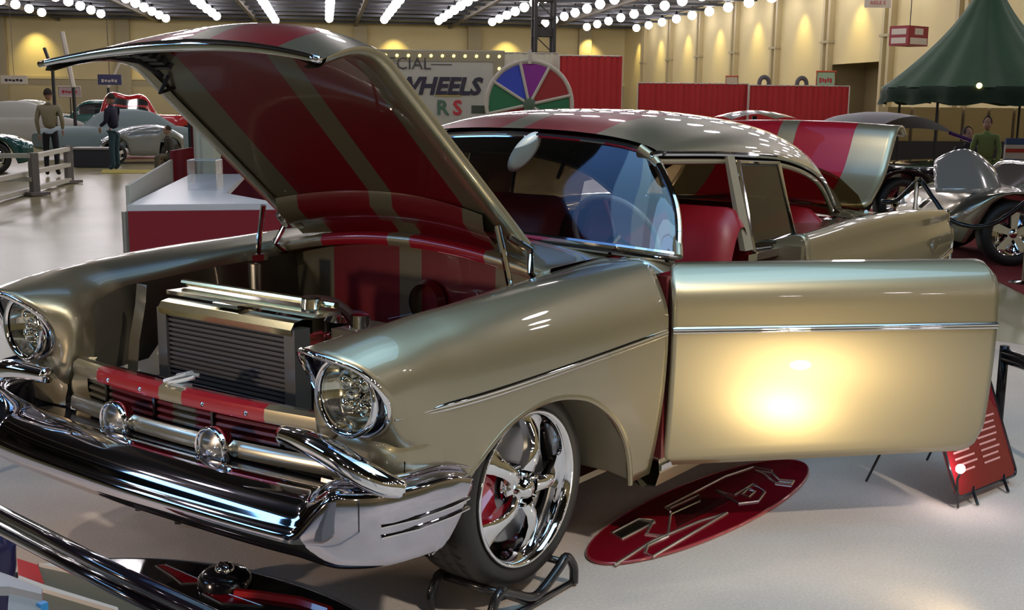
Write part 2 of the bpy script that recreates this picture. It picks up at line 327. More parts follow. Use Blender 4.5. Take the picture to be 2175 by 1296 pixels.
def make_head(s):
    n = 44; ro = np.array(cr([(.712, .775, .706), (.720, .868, .752), (.755, .900, .838), (.812, .862, .915), (.874, .78, .955), (.845, .682, .948), (.755, .628, .86), (.712, .660, .757)], n, True))
    cen = np.array((.74, .765, .822)); rows = []
    for k in range(9):                       # chrome lip, visor returns inward to the round lamp
        u = k/8
        row = []
        for i in range(n):
            a = math.atan2(ro[i][2]-.820, ro[i][1]-.765)
            inn = np.array((.750, .758+.098*math.cos(a), .820+.098*math.sin(a)))
            if k == 0: p = ro[i]-np.array((.012, 0, 0))
            elif k == 1: p = ro[i]+(ro[i]-cen)*.035*np.array((0, 1, 1))+np.array((.004, 0, 0))
            elif k == 2: p = ro[i]+np.array((.014, 0, 0))
            elif k == 3: p = ro[i]*.93+np.array((ro[i][0], cen[1], cen[2]))*.07+np.array((.006, 0, 0))
            else: p = ro[i]*(1-(u-.3)/.7)+inn*((u-.3)/.7); p[0] -= .015*math.sin((u-.3)/.7*math.pi)
            row.append(tuple(p))
        rows.append(row)
    b = MB().grid(my(rows[:5], s), True).build('headlight_bezel', CHROME, car, smooth=True); solid(b, .003)
    MB().grid(my(rows[4:], s), True).build('bezel_liner', mat('liner_black', (.012, .012, .022), .12, .2, .8), b, smooth=True)
    T = Matrix.Translation((.738, s*.758, .820)) @ Matrix.Rotation(-math.pi/2, 4, 'Z') @ Matrix.Diagonal((1.11, 1.1, 1.11, 1))   # local +Y -> world +X
    lamp = MB().lathe([(.100, .004), (.102, .022), (.094, .030), (.086, .020)], T, 40).build('headlight', CHROME, car, smooth=True)
    MB().lathe([(.001, -.05), (.04, -.045), (.07, -.025), (.088, .012)], T, 32).build('reflector', mat('reflector', (.75, .74, .68), .12, 1), lamp, smooth=True)
    for a in (45, 135, 225, 315):
        c = T @ Vector((.042*math.cos(math.radians(a)), -.02, .042*math.sin(math.radians(a))))
        MB().lathe([(.001, .022), (.018, .018), (.028, .004), (.030, -.012), (.034, -.014)], Matrix.Translation(c) @ Matrix.Rotation(-math.pi/2, 4, 'Z'), 20).build('bulb', mat('bulb_chrome', (.8, .78, .7), .06, 1), lamp, smooth=True)
    MB().lathe([(.001, .012), (.012, .008), (.014, -.02)], T, 14).build('bulb', CHROME, lamp, smooth=True)
    MB().lathe([(.001, .034), (.04, .031), (.07, .022), (.088, .010)], T, 32).build('lens', glass('lens_glass', (.95, .95, .9), .7), lamp, smooth=True)
make_head(1); make_head(-1)
# side mouldings
def ys(x, z): return ymax(x)-.22*max(0, .8-z)**2
def molding(s, x0, x1, z0, z1, name='side_molding', parent=car, fn=ys, w=.014):
    rows = []
    for t in np.linspace(0, 1, 30):
        x = x0+(x1-x0)*t; z = z0+(z1-z0)*t; y = fn(x, z); k = min(1, t*6+.15) if name == 'side_molding' else 1
        rows.append([(x, s*(y-.003), z-w*k), (x, s*(y+.008), z-w*.8*k), (x, s*(y+.013), z-w*.2*k), (x, s*(y+.006), z), (x, s*(y+.013), z+w*.2*k), (x, s*(y+.008), z+w*.8*k), (x, s*(y-.003), z+w*k)])
    return MB().grid(rows).build(name, CHROME, parent, smooth=True)
molding(1, .715, -.605, .768, .812); molding(-1, .715, -.605, .768, .812)
# quarter panels with fins
def make_quarter(s):
    rows = []
    xs = list(np.arange(-1.84, -2.48, -.06))+list(np.arange(-2.5, -3.35, -.02))+list(np.arange(-3.37, -4.16, -.05))+[-4.16]
    for x in xs:
        Y = ymax(x); zc = ip(x, ZC); zb = arch_r(x); r = []
        tail = max(0, (-x-3.3)/.86)
        for k in range(16):
            z = zb+(.80-zb)*k/16; r.append((x, Y-.22*(.80-z)**2-.05*tail*(.8-z), z))
        up = [(Y, .80), (Y-.006, .88), (Y-.02-.01*tail, .95-.02*tail), (Y-.035, zc-.01), (Y-.055-.03*(1-tail), zc), (Y-.11-.05*(1-tail), zc-.03-.03*tail), (.66, zc-.035-.05*tail), (.60, zc-.035-.045*tail)]
        r += [(x, y, z) for y, z in cr(up, 24)]
        rows.append(r)
    for e, dx, nm in ((rows[-1], -.012, 'tail_cap'), (rows[0], .0, 'door_jamb')):
        P_ = [(x+dx, s*y, z) for x, y, z in e]+[(e[-1][0]+dx, s*.60, .30)]
        MB().add(P_, [tuple(range(len(P_)))]).build(nm, PAINT, car, smooth=False)
    solid(MB().grid(my(rows, s)).build('quarter_panel', PAINT, car, smooth=True), .005)
    molding(s, -1.88, -3.5, .80, .70); molding(s, -3.5, -4.15, .70, .76)
    MB().tube([(p[0]-.008, s*p[1], p[2]) for p in rows[-1][6:30]], .007, 8).build('tail_trim', CHROME, car)
    MB().tube([(-4.18, s*.80, .80), (-4.19, s*.80, .72)], .03, 12).build('tail_lamp', mat('tail_red', (.4, .01, .01), .1, coat=1), car)
make_quarter(1); make_quarter(-1)
# rockers and floor pan
for s in (1, -1):
    MB().grid([[(x, s*.93, .29), (x, s*.915, .24), (x, s*.86, .225), (x, s*.80, .25), (x, s*.78, .33), (x, s*.86, .35), (x, s*.925, .34), (x, s*.93, .29)] for x in (-.64, -1.2, -1.9, -2.5)]).build('rocker', PAINT, car)
    MB().grid([[(x, s*.938, .322), (x, s*.938, .302), (x, s*.928, .298)] for x in (-.64, -2.5)]).build('rocker_trim', CHROME, car)
MB().box(-4.0, .45, -.60, .60, .22, .26).build('floor_pan', MATTB, car)
MB().box(-2.6, -.62, -.79, .79, .262, .30).build('interior_floor', mat('red_carpet_floor', (.18, .006, .01), .95), car)
# closed right door
def door_rows(n=26):
    rows = []
    for x in np.linspace(-.632, -1.83, n): rows.append([p for p in section(x, .325, 1.03, False, 14, 14)])
    return rows
solid(MB().grid(my(door_rows(), -1)).build('door', PAINT, car, smooth=True), .02)
molding(-1, -.64, -1.82, .812, .802)
# open left door: modelled shut around its hinge, then swung out
HX, HY = -.648, .955
door = None; L = 1.235; rows = []
def dprof(v):                                     # height fraction -> (dy, z)
    return v
dz0, dz1 = .305, 1.040
for i in range(61):
    t = i/60; x = -L*t
    rc = .10 if t > .5 else .05
    d1 = min(x+L, -x)                             # distance from the nearer vertical edge
    top = dz1; bot = dz0+.012*t
    if t > .5:
        rr = .085; dd = x+L
        if dd < rr: bot += rr-math.sqrt(max(0, rr*rr-(rr-dd)**2))
        rt = .05
        if dd < rt: top -= (rt-math.sqrt(max(0, rt*rt-(rt-dd)**2)))
        xx = x
    else:
        rt = .05; dd = -x
        if dd < rt: top -= rt-math.sqrt(max(0, rt*rt-(rt-dd)**2))
    row = []
    for j in range(30):
        z = bot+(top-bot)*(1-(1-j/29)**1.35)
        y = -.22*max(0, .80-z)**2-.10*max(0, (z-.90)/.14)**2.4*.9-.012*max(0, z-.8)/.1*.4
        if j == 0 or j == 29: y -= .006
        row.append((x, y, z))
    rows.append(row)
door = MB().grid(rows).build('door', PAINT, car, smooth=True, loc=(HX, HY, 0), rot=(0, 0, -math.radians(43.9)))
solid(door, .012, -1)
molding(1, -.003, -L+.002, .812, .806, 'door_molding', door, lambda x, z: 0.0, .013)
MB().grid([[(r[0][0]*.985-.01, -.085, r[0][2]+.01), (r[0][0]*.985-.01, -.10, .6), (r[0][0]*.985-.01, -.11, .9), (r[0][0]*.985-.01, -.125, r[-1][2]-.05), (r[0][0]*.985-.01, -.105, r[-1][2]-.012)] for r in rows[::4]]).build('door_card', REDL, door, smooth=True)
for e in (rows[0], rows[-1]):
    MB().grid([[(p[0]+(.004 if e is rows[0] else -.004)*0, p[1]-.004, p[2]), (p[0], -.09-.02*(p[2] > .5), p[2])] for p in e]).build('door_edge', PAINT, door)
MB().grid([[(r[0][0], r[0][1], r[0][2]+.002), (r[0][0], -.09, r[0][2]+.004)] for r in rows[::3]]).build('door_edge', PAINT, door)
for z in (.48, .88): MB().tube([(.03, -.10, z), (-.02, -.06, z), (-.06, -.05, z)], .018, 8).build('hinge', CHROME, door)
# door jamb
for (x, nm) in ((-.66, 'jamb'),):
    MB().box(-.70, -.655, .72, .925, .33, 1.0).build('door_jamb', mat('jamb_red', (.10, .012, .015), .4, coat=.5), car)
MB().box(-1.86, -1.80, .74, .93, .33, 1.0).build('door_jamb', PAINT, car)
# cowl, firewall
def cz(x, y): return ip(x, ZI[::1])+.085*max(0, 1-(y/.68)**2)*(1 if x > -.5 else 1-.45*min(1, (-.5-x)/.2))
rows = []
for x in list(np.linspace(-.30, -.76, 14)):
    rows.append([(x, y, (ip(x, ZI)+.085*(1-(y/.68)**2)*(1-.6*max(0, (-x-.5)/.26))) if abs(y) < .68 else ip(x, ZC)-.0*abs(y)) for y in np.linspace(-.68, .68, 33)])
rows = [[(rows[0][j][0]+.0, rows[0][j][1], rows[0][j][2]-.045) for j in range(33)], [(rows[0][j][0]+.012, rows[0][j][1], rows[0][j][2]-.02) for j in range(33)]]+rows
cowl = MB().grid(rows).build('cowl', STRIPE, car, smooth=True)
rows = []
for z in np.linspace(.42, 1.0, 14): rows.append([(-.36-.0*z, y, z if z < .999 else ip(-.3, ZI)+.085*(1-(y/.64)**2)-.05) for y in np.linspace(-.64, .64, 27)])
MB().grid(rows).build('firewall', UNDER, car, smooth=False)
for s in (1, -1):
    MB().grid([[(x, s*y, z) for y, z in cr([(.69, 1.042), (.76, 1.052), (.83, 1.048), (.90, 1.01)], 8)] for x in np.linspace(-.58, -.80, 6)]).build('cowl_corner', PAINT, car, smooth=True)
# ------------------------------------------------------------------ engine bay
for s in (1, -1):
    MB().grid([[(x, s*(.615-.02*math.sin(math.pi*t)), .36+t*(ip(-x, [(-.69, .66), (-.66, .77), (-.63, .82), (-.58, .885), (-.5, .93), (-.32, .95), (.36, .985)])-.36)) for t in np.linspace(0, 1, 8)] for x in [-.36+.04*k for k in range(26)]+[.685]]).build('inner_fender', TAUPE, car, smooth=False)
MB().box(.47, .53, -.36, .32, .36, .42).build('cradle', DARKM, car)
radi = MB().box(.455, .495, -.34, .285, .40, .90).build('radiator', mat('radiator_core', (.035, .035, .04), .5, .5), car, smooth=False)
fin = MB()
for k in range(30): fin.box(.497, .506, -.325, .268, .415+.0160*k, .424+.0160*k)
fo = fin.build('cooling_fins', mat('fin_metal', (.13, .13, .14), .4, .7), radi, smooth=False); fo['kind'] = 'stuff'
MB().grid([[(x, y, z) for x, z in ((.515, .885), (.52, .905), (.505, .925), (.47, .932), (.43, .925), (.43, .88))] for y in (-.345, .295)]).build('top_tank', mat('tank_gold', (.65, .58, .33), .18, 1), radi)
for y in (-.345, .27): MB().box(.45, .515, y-.012, y+.035, .40, .905).build('side_tank', mat('tank_side', (.22, .22, .22), .3, .8), radi)
MB().box(.34, .44, -.40, .33, .935, .948).build('radiator_cover', BRUSH, radi)
MB().tube([(.36, -.41, .965), (.36, .33, .965)], .012, 8).build('cover_rail', mat('tank_gold'), radi)
MB().box(.40, .49, -.10, .02, .934, .945).build('cap_plate', CHROME, radi)
MB().lathe([(.001, .03), (.03, .03), (.034, .0)], Matrix.Translation((.38, .24, .95)) @ Matrix.Rotation(math.pi/2, 4, 'X'), 20).build('radiator_cap', CHROME, radi)
MB().box(.22, .40, .345, .50, .70, .90).build('overflow_tank', TAUPE, car)
MB().lathe([(.001, .04), (.028, .04), (.032, .0)], Matrix.Translation((.33, .40, .90)) @ Matrix.Rotation(math.pi/2, 4, 'X'), 16).build('filler_cap', CHROME, car)
MB().grid([[(x, -.48+dy, z) for x, z in ((.50, .97), (.51, .90), (.54, .78), (.56, .62))] for dy in (0, .055)]).build('support_strut', TAUPE, car)
MB().poly([(.66, -.57, .66), (.40, -.57, .68), (.34, -.45, .86), (.44, -.40, .62)], (0, 0, -.012)).build('splash_panel', mat('splash_grey', (.35, .32, .27), .5), car)
eng = MB().box(-.30, .20, -.16, .20, .55, .70).build('engine', DARKM, car)
MB().box(-.28, .16, -.13, .17, .70, .76).build('intake_cover', REDG, eng)
for y in (-.20, .24):
    MB().grid([[(x, y+dy, z) for dy, z in ((-.06, .68), (-.055, .73), (-.02, .75), (.02, .75), (.055, .73), (.06, .68))] for x in (-.28, .17)]).build('valve_cover', REDG, eng)
for k in range(7): MB().tube([(-.26+.06*k, .17, .755), (-.26+.06*k, .30, .765)], .006, 6).build('ignition_wire', CHROME, eng)
hs = MB().tube(cr([(.36, .02, .84), (.30, .03, .90), (.22, .05, .93), (.12, .09, .91), (.06, .12, .84), (.02, .14, .76)], 24), .02, 10).build('hose', mat('hose_dark', (.05, .03, .03), .3), car)
MB().tube(cr([(.37, .0, .82), (.33, .01, .875)], 5), .026, 10).build('hose_clamp', REDG, hs)
MB().tube(cr([(.05, .12, .82), (.02, .14, .76)], 5), .026, 10).build('hose_clamp', REDG, hs)
MB().lathe([(.001, .05), (.07, .05), (.085, .03), (.085, -.03)], Matrix.Translation((-.02, .0, .80)) @ Matrix.Rotation(math.pi/2, 4, 'X'), 24).build('air_cleaner', CHROME, eng)
MB().grid([[(-.04+.02*math.cos(a), -.50+.03*math.sin(a), z) for z in (.98, .80, .55)] for a in np.linspace(0, 2*math.pi, 13)]).build('wiper_tank', BRUSH, car)
MB().lathe([(.07, -.03), (.085, 0), (.07, .03)], Matrix.Translation((-.345, .10, .86)) @ Matrix.Rotation(math.pi/2, 4, 'Z'), 24).build('heater_plate', UNDER, car)
# ------------------------------------------------------------------ grille and top rail
def rail(x, z, dx, dz, y0, y1, name, m, bow=.045, n=24, par=car):
    rows = []
    for y in np.linspace(y0, y1, n):
        b = x-bow*(y/.6)**2
        rows.append([(b-dx, y, z+dz*.35), (b-dx*.3, y, z+dz*.5), (b, y, z+dz*.3), (b+.004, y, z-dz*.2), (b, y, z-dz*.5), (b-dx, y, z-dz*.5), (b-dx, y, z+dz*.35)])
    return MB().grid(rows).build(name, m, par, smooth='auto')
rail(.745, .705, .06, .05, -.56, .60, 'top_rail', STRIPE)
for y in (-.33, -.15, .15, .33): MB().lathe([(.001, .006), (.007, .003), (.008, 0)], Matrix.Translation((.747-.045*(y/.6)**2, y, .697)) @ Matrix.Rotation(-math.pi/2, 4, 'Z'), 10).build('rail_bolt', CHROME, car)
lt = MB()
lt.box(.70, .735, -.03, .05, .728, .736); lt.tube([(.73, -.045, .735), (.70, .03, .765), (.68, .06, .76)], .007, 8); lt.tube([(.735, -.015, .735), (.70, .06, .757)], .007, 8); lt.tube([(.70, -.02, .75), (.70, .05, .77)], .008, 8)
lt.build('hood_latch', mat('latch_zinc', (.75, .80, .82), .28, .85), car)
MB().box(.60, .61, -.62, .66, .42, .70).build('grille_backing', BLACK, car)
for k in range(11): rail(.70-.006*abs(k-5)*.2, .435+.024*k, .03, .016, -.60, .66, 'grille_slat', striped('grille_paint', (.10, .095, .07), (.10, .002, .006), rough=.55, metal=.2, coat=.1), .05, 16)
for y in (-.42, -.14, .14, .42): MB().box(.69-.05*(y/.6)**2, .707-.05*(y/.6)**2, y-.005, y+.005, .42, .69).build('grille_post', BLACK, car)
rail(.765, .588, .03, .048, -.56, .80, 'grille_bar', mat('bar_gold', (.50, .47, .38), .25, .9, .5), .05)
def fog(s):
    T = Matrix.Translation((.775, s*.234, .586)) @ Matrix.Rotation(-math.pi/2, 4, 'Z')
    f = MB().lathe([(.058, -.03), (.066, -.01), (.066, .016), (.060, .022), (.055, .014)], T, 36).build('fog_lamp', CHROME, car, smooth=True)
    MB().lathe([(.001, -.03), (.03, -.022), (.055, .01)], T, 28).build('reflector', mat('reflector'), f, smooth=True)
    MB().lathe([(.001, .0), (.014, -.004), (.016, -.03)], T, 14).build('bulb', CHROME, f, smooth=True)
    MB().lathe([(.001, .028), (.03, .024), (.055, .014)], T, 28).build('lens', glass('frosted_lens', (.9, .92, .95), 5.0, .22), f, smooth=True)
fog(1); fog(-1)
# ------------------------------------------------------------------ bumper
def bumper():
    plan = [(.43, .962), (.55, .962), (.68, .950), (.79, .915), (.86, .85), (.90, .77), (.92, .68), (.935, .50), (.945, .25), (.95, 0)]
    full = plan+[(x, -y) for x, y in plan[-2::-1]]; P = cr([(x, y) for x, y in full], 150)
    rows = []
    for i, (x, y) in enumerate(P):
        a = P[max(i-1, 0)]; b = P[min(i+1, len(P)-1)]; t = (b-a)/np.linalg.norm(b-a); nrm = np.array((-t[1], t[0]))
        if nrm @ np.array((x-.2, y)) < 0: nrm = -nrm
        ay = abs(y); side = 1 if ay > .99 else 0
        k = 0 if ay < .70 else min(1, (ay-.70)/.14); k = k*k*(3-2*k)         # gull rise
        e = max(0, (.62-x)/.19)                                       # towards the wheel end
        zr = .478+.115*k-.035*e*e; zb = .412-.018*k-(0)*e; depth = .135*(1-k)+.05*k; rise = .085*(1-k)+.028*k
        sl = .14*e                                                      # raked end
        pr = [(-.10, zb-.012), (-.05, zb-.018), (-.018, zb-.008), (-.002, zb+.012), (.006, zb+(zr-zb)*.35), (.008, zb+(zr-zb)*.7), (.002, zr-.006), (-.008, zr+.004), (-.022, zr+rise*.38), (-.045, zr+rise*.68), (-depth*.62, zr+rise*.9), (-depth, zr+rise), (-depth-.02, zr+rise-.012)]
        if k < 1: pass
        row = []
        for d, z in cr(pr, 34):
            q = np.array((x, y))+nrm*d; shift = .17*e*(zr+.05-z)/.22
            row.append((q[0]+shift, q[1], z))
        rows.append(row)
    # close the two ends
    for e_, ins in ((0, 0), (-1, len(rows))):
        pass
    o = MB().grid(rows).build('front_bumper', mat('bumper_chrome', (.58, .56, .62), .05, 1), car, smooth=True); solid(o, .006, -1)
    return o
bmp = bumper()
for s in (1, -1):
    for dz in (0, .028):
        MB().tube([(.80, s*.918, .478+dz), (.70, s*.957, .482+dz), (.58, s*.972, .486+dz), (.50, s*.97, .488+dz)], .006, 6).build('bumper_rib', CHROME, bmp)
    wing = cr([(.80, s*.56, .690), (.825, s*.68, .695), (.83, s*.78, .680), (.82, s*.86, .650), (.785, s*.915, .618), (.74, s*.935, .598)], 40)
    MB().tube(wing, [.026+.012*math.sin(math.pi*k/39) for k in range(40)], 16).build('grille_surround', CHROME, bmp, smooth=True)
    MB().grid([[(.70, s*.60, .42), (.66, s*.86, .40)], [(.70, s*.60, .68), (.66, s*.88, .64)]]).build('corner_backing', BLACK, car)
MB().grid([[(.80, y, .562), (.70, y, .55), (.66, y, .43)] for y in np.linspace(-.68, .68, 9)]).build('lower_pan', BLACK, car)
# ------------------------------------------------------------------ hood (in its own frame, hinged at the cowl)
hl, hw = 1.165, .575
def hz(u, y):
    v = y/hw; crown = (.05+.09*u)*(1-v*v)
    d = -(.235+.055*(1-v*v))*max(0, (u-.77)/.23)**2.0
    return crown+d
def hx(u, y):
    v = abs(y/hw); return u*hl*(1.0)-.02*(1-v*v)*u**6
rows = []; under = []
us = list(np.linspace(-.035, .78, 14))+list(np.linspace(.80, 1.0, 14)); vs = np.linspace(-1, 1, 41)
for u in us:
    rows.append([(hx(u, v*hw), v*hw*(1.0+.11*(max(0, u-.8)/.2)**1.5), hz(u, v*hw)) for v in vs])
HROT = -math.radians(40.2)
hood = MB().grid(rows).build('hood', STRIPE, car, smooth=True, loc=(-.329, 0, 1.119), rot=(0, HROT, 0))
for u in us[:-2]:
    under.append([(min(hx(u, v*hw), hl-.02), v*hw*.955, hz(u, v*hw)-.035-.0*u) for v in vs])
uo = MB().grid(under).build('hood_liner', UNDER, hood, smooth=True)
# raised spine at the rear of the liner and the edge frame
MB().grid([[(x, v*.50, hz(x/hl, v*hw)-dz) for x, dz in ((.05, .036), (.08, .07), (.16, .07), (.20, .036))] for v in np.linspace(-1, 1, 25)]).build('liner_rib', UNDER, hood, smooth=True)
for s in (1, -1):
    MB().grid([[(x, s*y*(1+.11*(max(0, x/hl-.8)/.2)**1.5), hz(x/hl, s*hw)+z) for y, z in ((.575, .0), (.579, -.018), (.572, -.036), (.53, -.040), (.51, -.032))] for x in np.linspace(0, hl*.985, 30)]).build('hood_flange', PAINT, hood, smooth=True)
lipn = [(hx(1, v*hw)+.004, v*hw*1.11, hz(1, v*hw)) for v in np.linspace(-1, 1, 40)]
MB().tube(lipn, [.010+.010*(1-abs(v)) for v in np.linspace(-1, 1, 40)], 10).build('hood_lip', CHROME, hood, smooth=True)
cat = MB(); bzq = lambda x: hz(x/hl, .46)-.055; [cat.box(hl-.26+.028*k, hl-.248+.028*k, -.50, -.41, bzq(hl-.26+.028*k)-.012, bzq(hl-.26+.028*k)+.012) for k in range(6)]; cat.tube([(hl-.30, -.505, bzq(hl-.3)), (hl-.2, -.505, bzq(hl-.2)-.01), (hl-.1, -.50, bzq(hl-.1))], .012, 6); cat.tube([(hl-.30, -.47, bzq(hl-.3)), (hl-.32, -.49, bzq(hl-.3)-.06), (hl-.36, -.50, bzq(hl-.36))], .007, 8); cat.build('latch_striker', DARKM, hood)
for s in (1, -1):
    MB().tube([(-.16, s*.615, .985), (-.155, s*.60, 1.06), (-.15, s*.565, 1.19)], .011, 10).build('hood_strut', CHROME, car)
    MB().tube([(-.31, s*.615, .990), (-.26, s*.625, 1.03), (-.29, s*.60, 1.10), (-.22, s*.56, 1.15)], .012, 8).build('hood_hinge', CHROME, car)
    MB().box(-.20, -.12, s*.615-.012, s*.615+.012, .97, .995).build('hinge_bracket', CHROME, car)
# ------------------------------------------------------------------ roof
def rw(x): return ip(x, [(-3.1, .60), (-2.6, .675), (-2.2, .70), (-1.6, .705), (-1.0, .66)])
def rz(x): return ip(x, [(-3.15, 1.30), (-2.9, 1.41), (-2.6, 1.49), (-2.2, 1.54), (-1.6, 1.565), (-1.2, 1.54), (-.98, 1.485)])
def re(x): return ip(x, [(-3.15, 1.02), (-2.9, 1.08), (-2.6, 1.235), (-2.2, 1.335), (-1.6, 1.385), (-1.0, 1.405)])
rows = []
for x in list(np.linspace(-.985, -3.10, 40)):
    W_ = rw(x); a = rz(x); b = re(x)
    rows.append([(x-.05*(1-abs(v))*0-.05*abs(v)**3*(x > -1.2)*(1-(-.985-x)/.215 if x > -1.2 else 0), v*W_, b+(a-b)*(max(0, 1-abs(v)**2.6))**.62) for v in [math.sin(t) for t in np.linspace(-math.pi/2, math.pi/2, 45)]])
roof = MB().grid(rows).build('roof', STRIPE, car, smooth=True)
MB().grid([[(p[0], p[1]*.97, p[2]-.03) for p in r] for r in rows[::2]]).build('headliner', DARKI, roof, smooth=True)
for s in (1, -1):
    dr = [(-.985, s*.655, 1.40)]+[(x, s*(rw(x)+.006), re(x)) for x in np.linspace(-1.02, -2.86, 40)]
    MB().tube(dr, .011, 8).build('drip_rail', CHROME, roof)
    MB().tube([(p[0], p[1]*.985, p[2]-.03) for p in dr], .012, 8).build('window_frame', PAINT, roof)
    # windshield pillar
    pl = cr([(-.99, s*.60, 1.425), (-1.005, s*.665, 1.375), (-.985, s*.72, 1.30), (-.90, s*.80, 1.20), (-.80, s*.88, 1.10), (-.765, s*.905, 1.055)], 24)
    MB().tube(pl, .019, 12).build('windshield_pillar', PAINT, car)
    # centre pillar and the framed quarter window
    MB().grid([[(-1.50, s*.79, 1.0), (-1.50, s*.70, 1.385)], [(-1.50, s*.815, 1.0), (-1.50, s*.715, 1.385)], [(-1.575, s*.815, 1.0), (-1.565, s*.715, 1.38)], [(-1.575, s*.79, 1.0), (-1.565, s*.70, 1.38)]]).build('centre_pillar', mat('pillar_tan', (.36, .33, .25), .35, .3, .7), car, smooth=False)
    qw = MB(); fr = [(-1.60, s*.805, .985), (-1.60, s*.715, 1.355), (-2.00, s*.715, 1.335), (-2.045, s*.805, .965)]
    qf = qw.tube(fr+[fr[0]], .012, 8).build('quarter_window', CHROME, car)
    MB().tube([tuple(np.array(p)*.94+np.mean(fr, 0)*.06-np.array((0, s*.004, 0))) for p in fr+[fr[0]]], .007, 6).build('gasket', BLACK, qf)
    MB().add([tuple(np.array(p)) for p in fr], [(0, 1, 2, 3)]).build('pane', SMOKE, qf, smooth=False)
    if s < 0: MB().grid([[(x, s*.80, 1.03), (x, s*.775, 1.15), (x, s*.72, min(1.37, re(x)-.01))] for x in np.linspace(-.95, -2.72, 14)]).build('side_glass', BROWNG, car, smooth=True)
    MB().box(-2.12, -1.5, min(s*.79, s*.83), max(s*.79, s*.83), .955, .985).build('belt_trim', CHROME, car)
    MB().grid([[(x, s*y, z) for y, z in ((.80, 1.03-.03), (.74, 1.0), (.72, .9), (.72, .32))] for x in (-1.9, -2.8)]).build('inner_panel', REDL, car)
# rear deck and shelf
rows = []
for x in np.linspace(-2.86, -3.35, 8): rows.append([(x, y, 1.03+.03*(1-(y/.75)**2)-.01*(x < -3.3)) for y in np.linspace(-.72, .72, 25)])
MB().grid(rows).build('rear_deck', STRIPE, car, smooth=True)
bl = [[(-3.12+.10*(v*v), v*.60, 1.335-.11*v*v), (-3.28+.16*v*v, v*.67, 1.18-.05*v*v), (-3.36+.30*v*v, v*.74, 1.05)] for v in np.linspace(-1, 1, 25)]
MB().grid(bl).build('rear_window', BROWNG, car, smooth=True)
MB().tube([r[-1] for r in bl], .012, 8).build('rear_window_trim', CHROME, car)
trunk = MB(); trunk.box(-4.10, -3.40, -.62, -.60, .5, .95).box(-4.10, -3.40, .60, .62, .5, .95).box(-4.10, -3.40, -.62, .62, .48, .5).box(-3.42, -3.40, -.62, .62, .5, .98)
trunk.build('trunk_well', REDL, car)
MB().grid([[(x, y, z) for y in np.linspace(-.80, .80, 13)] for x, z in ((-4.05, .90), (-4.10, .91), (-4.16, .86), (-4.17, .70), (-4.15, .5))]).build('tail_panel', PAINT, car, smooth=True)
rb = cr([(-3.9, .95), (-4.15, .93), (-4.27, .80), (-4.30, .4), (-4.31, 0), (-4.30, -.4), (-4.27, -.80), (-4.15, -.93), (-3.9, -.95)], 60)
MB().grid([[(x, y, .40), (x-.01*(1 if x < -4.2 else 0), y*1.01, .45), (x, y, .52), (x+.03, y*.98, .54)] for x, y in rb]).build('rear_bumper', CHROME, car, smooth=True)
# raised trunk lid
prof = cr([(-3.345, 1.045), (-3.47, 1.115), (-3.60, 1.215), (-3.685, 1.34), (-3.735, 1.43), (-3.79, 1.475), (-3.86, 1.475), (-3.92, 1.43)], 26)
rows = []
for i, (x, z) in enumerate(prof):
    rr = .09; d = math.hypot(x-prof[0][0], z-prof[0][1]); wv = .635-(rr-math.sqrt(max(0, rr*rr-(rr-d)**2)) if d < rr else 0)
    nx, nz = (0, 0)
    rows.append([(x-.03*(1-(y/.635)**2)*0+.02*(1-v*v), y, z+.02*(1-v*v)) for v in np.linspace(-1, 1, 31) for y in (v*wv,)])
lid = MB().grid(rows).build('trunk_lid', STRIPE, car, smooth=True); solid(lid, .02, -1)
# ------------------------------------------------------------------ windshield
def wsp(u, v):      # u across -1..1, v up 0..1
    base = cr([(-.77, -.90, 1.06), (-.70, -.80, 1.075), (-.66, -.55, 1.09), (-.62, 0, 1.11), (-.66, .55, 1.09), (-.70, .80, 1.075), (-.77, .90, 1.06)], 41)
    top = cr([(-1.01, -.665, 1.375), (-1.0, -.60, 1.415), (-.99, -.40, 1.445), (-.975, 0, 1.462), (-.99, .40, 1.445), (-1.0, .60, 1.415), (-1.01, .665, 1.375)], 41)
    return base, top
B_, T_ = wsp(0, 0); rows = []
for t in np.linspace(0, 1, 16):
    row = []
    for i in range(41):
        p = B_[i]*(1-t)+T_[i]*t; v = abs(i-20)/20
        p = p+np.array((.035, 0, .02))*math.sin(math.pi*t)*(1-.6*v)+np.array((0, np.sign(i-20)*.045*math.sin(math.pi*t)*v**3, 0)); row.append(tuple(p))
    rows.append(row)
ws = MB().grid(rows).build('windshield', GLASS, car, smooth=True)
per = [rows[0][i] for i in range(41)]+[r[-1] for r in rows[1:]]+rows[-1][::-1][1:]+[r[0] for r in rows[::-1][1:-1]]
MB().tube(per, .013, 8, closed=True).build('windshield_trim', CHROME, ws)
MB().tube([(p[0]+.02, p[1], p[2]-.018) for p in rows[0]], .009, 8).build('windshield_trim', CHROME, ws)
mr = MB().lathe([(.001, .012), (.06, .010), (.085, .0), (.07, -.025), (.001, -.03)], Matrix.Translation((-.93, .105, 1.395)) @ Matrix.Rotation(math.radians(-35), 4, 'Z') @ Matrix.Rotation(math.radians(50), 4, 'Y') @ Matrix.Diagonal((1.15, 1, .5, 1)), 28).build('rear_view_mirror', mat('mirror_reflection', (.85, .83, .72), .25, .1, .8), car, smooth=True)  # pale colour stands in for the white light the mirror reflects
MB().tube([(-.94, .10, 1.41), (-.97, .08, 1.455)], .007, 6).build('mirror_stem', CHROME, mr)
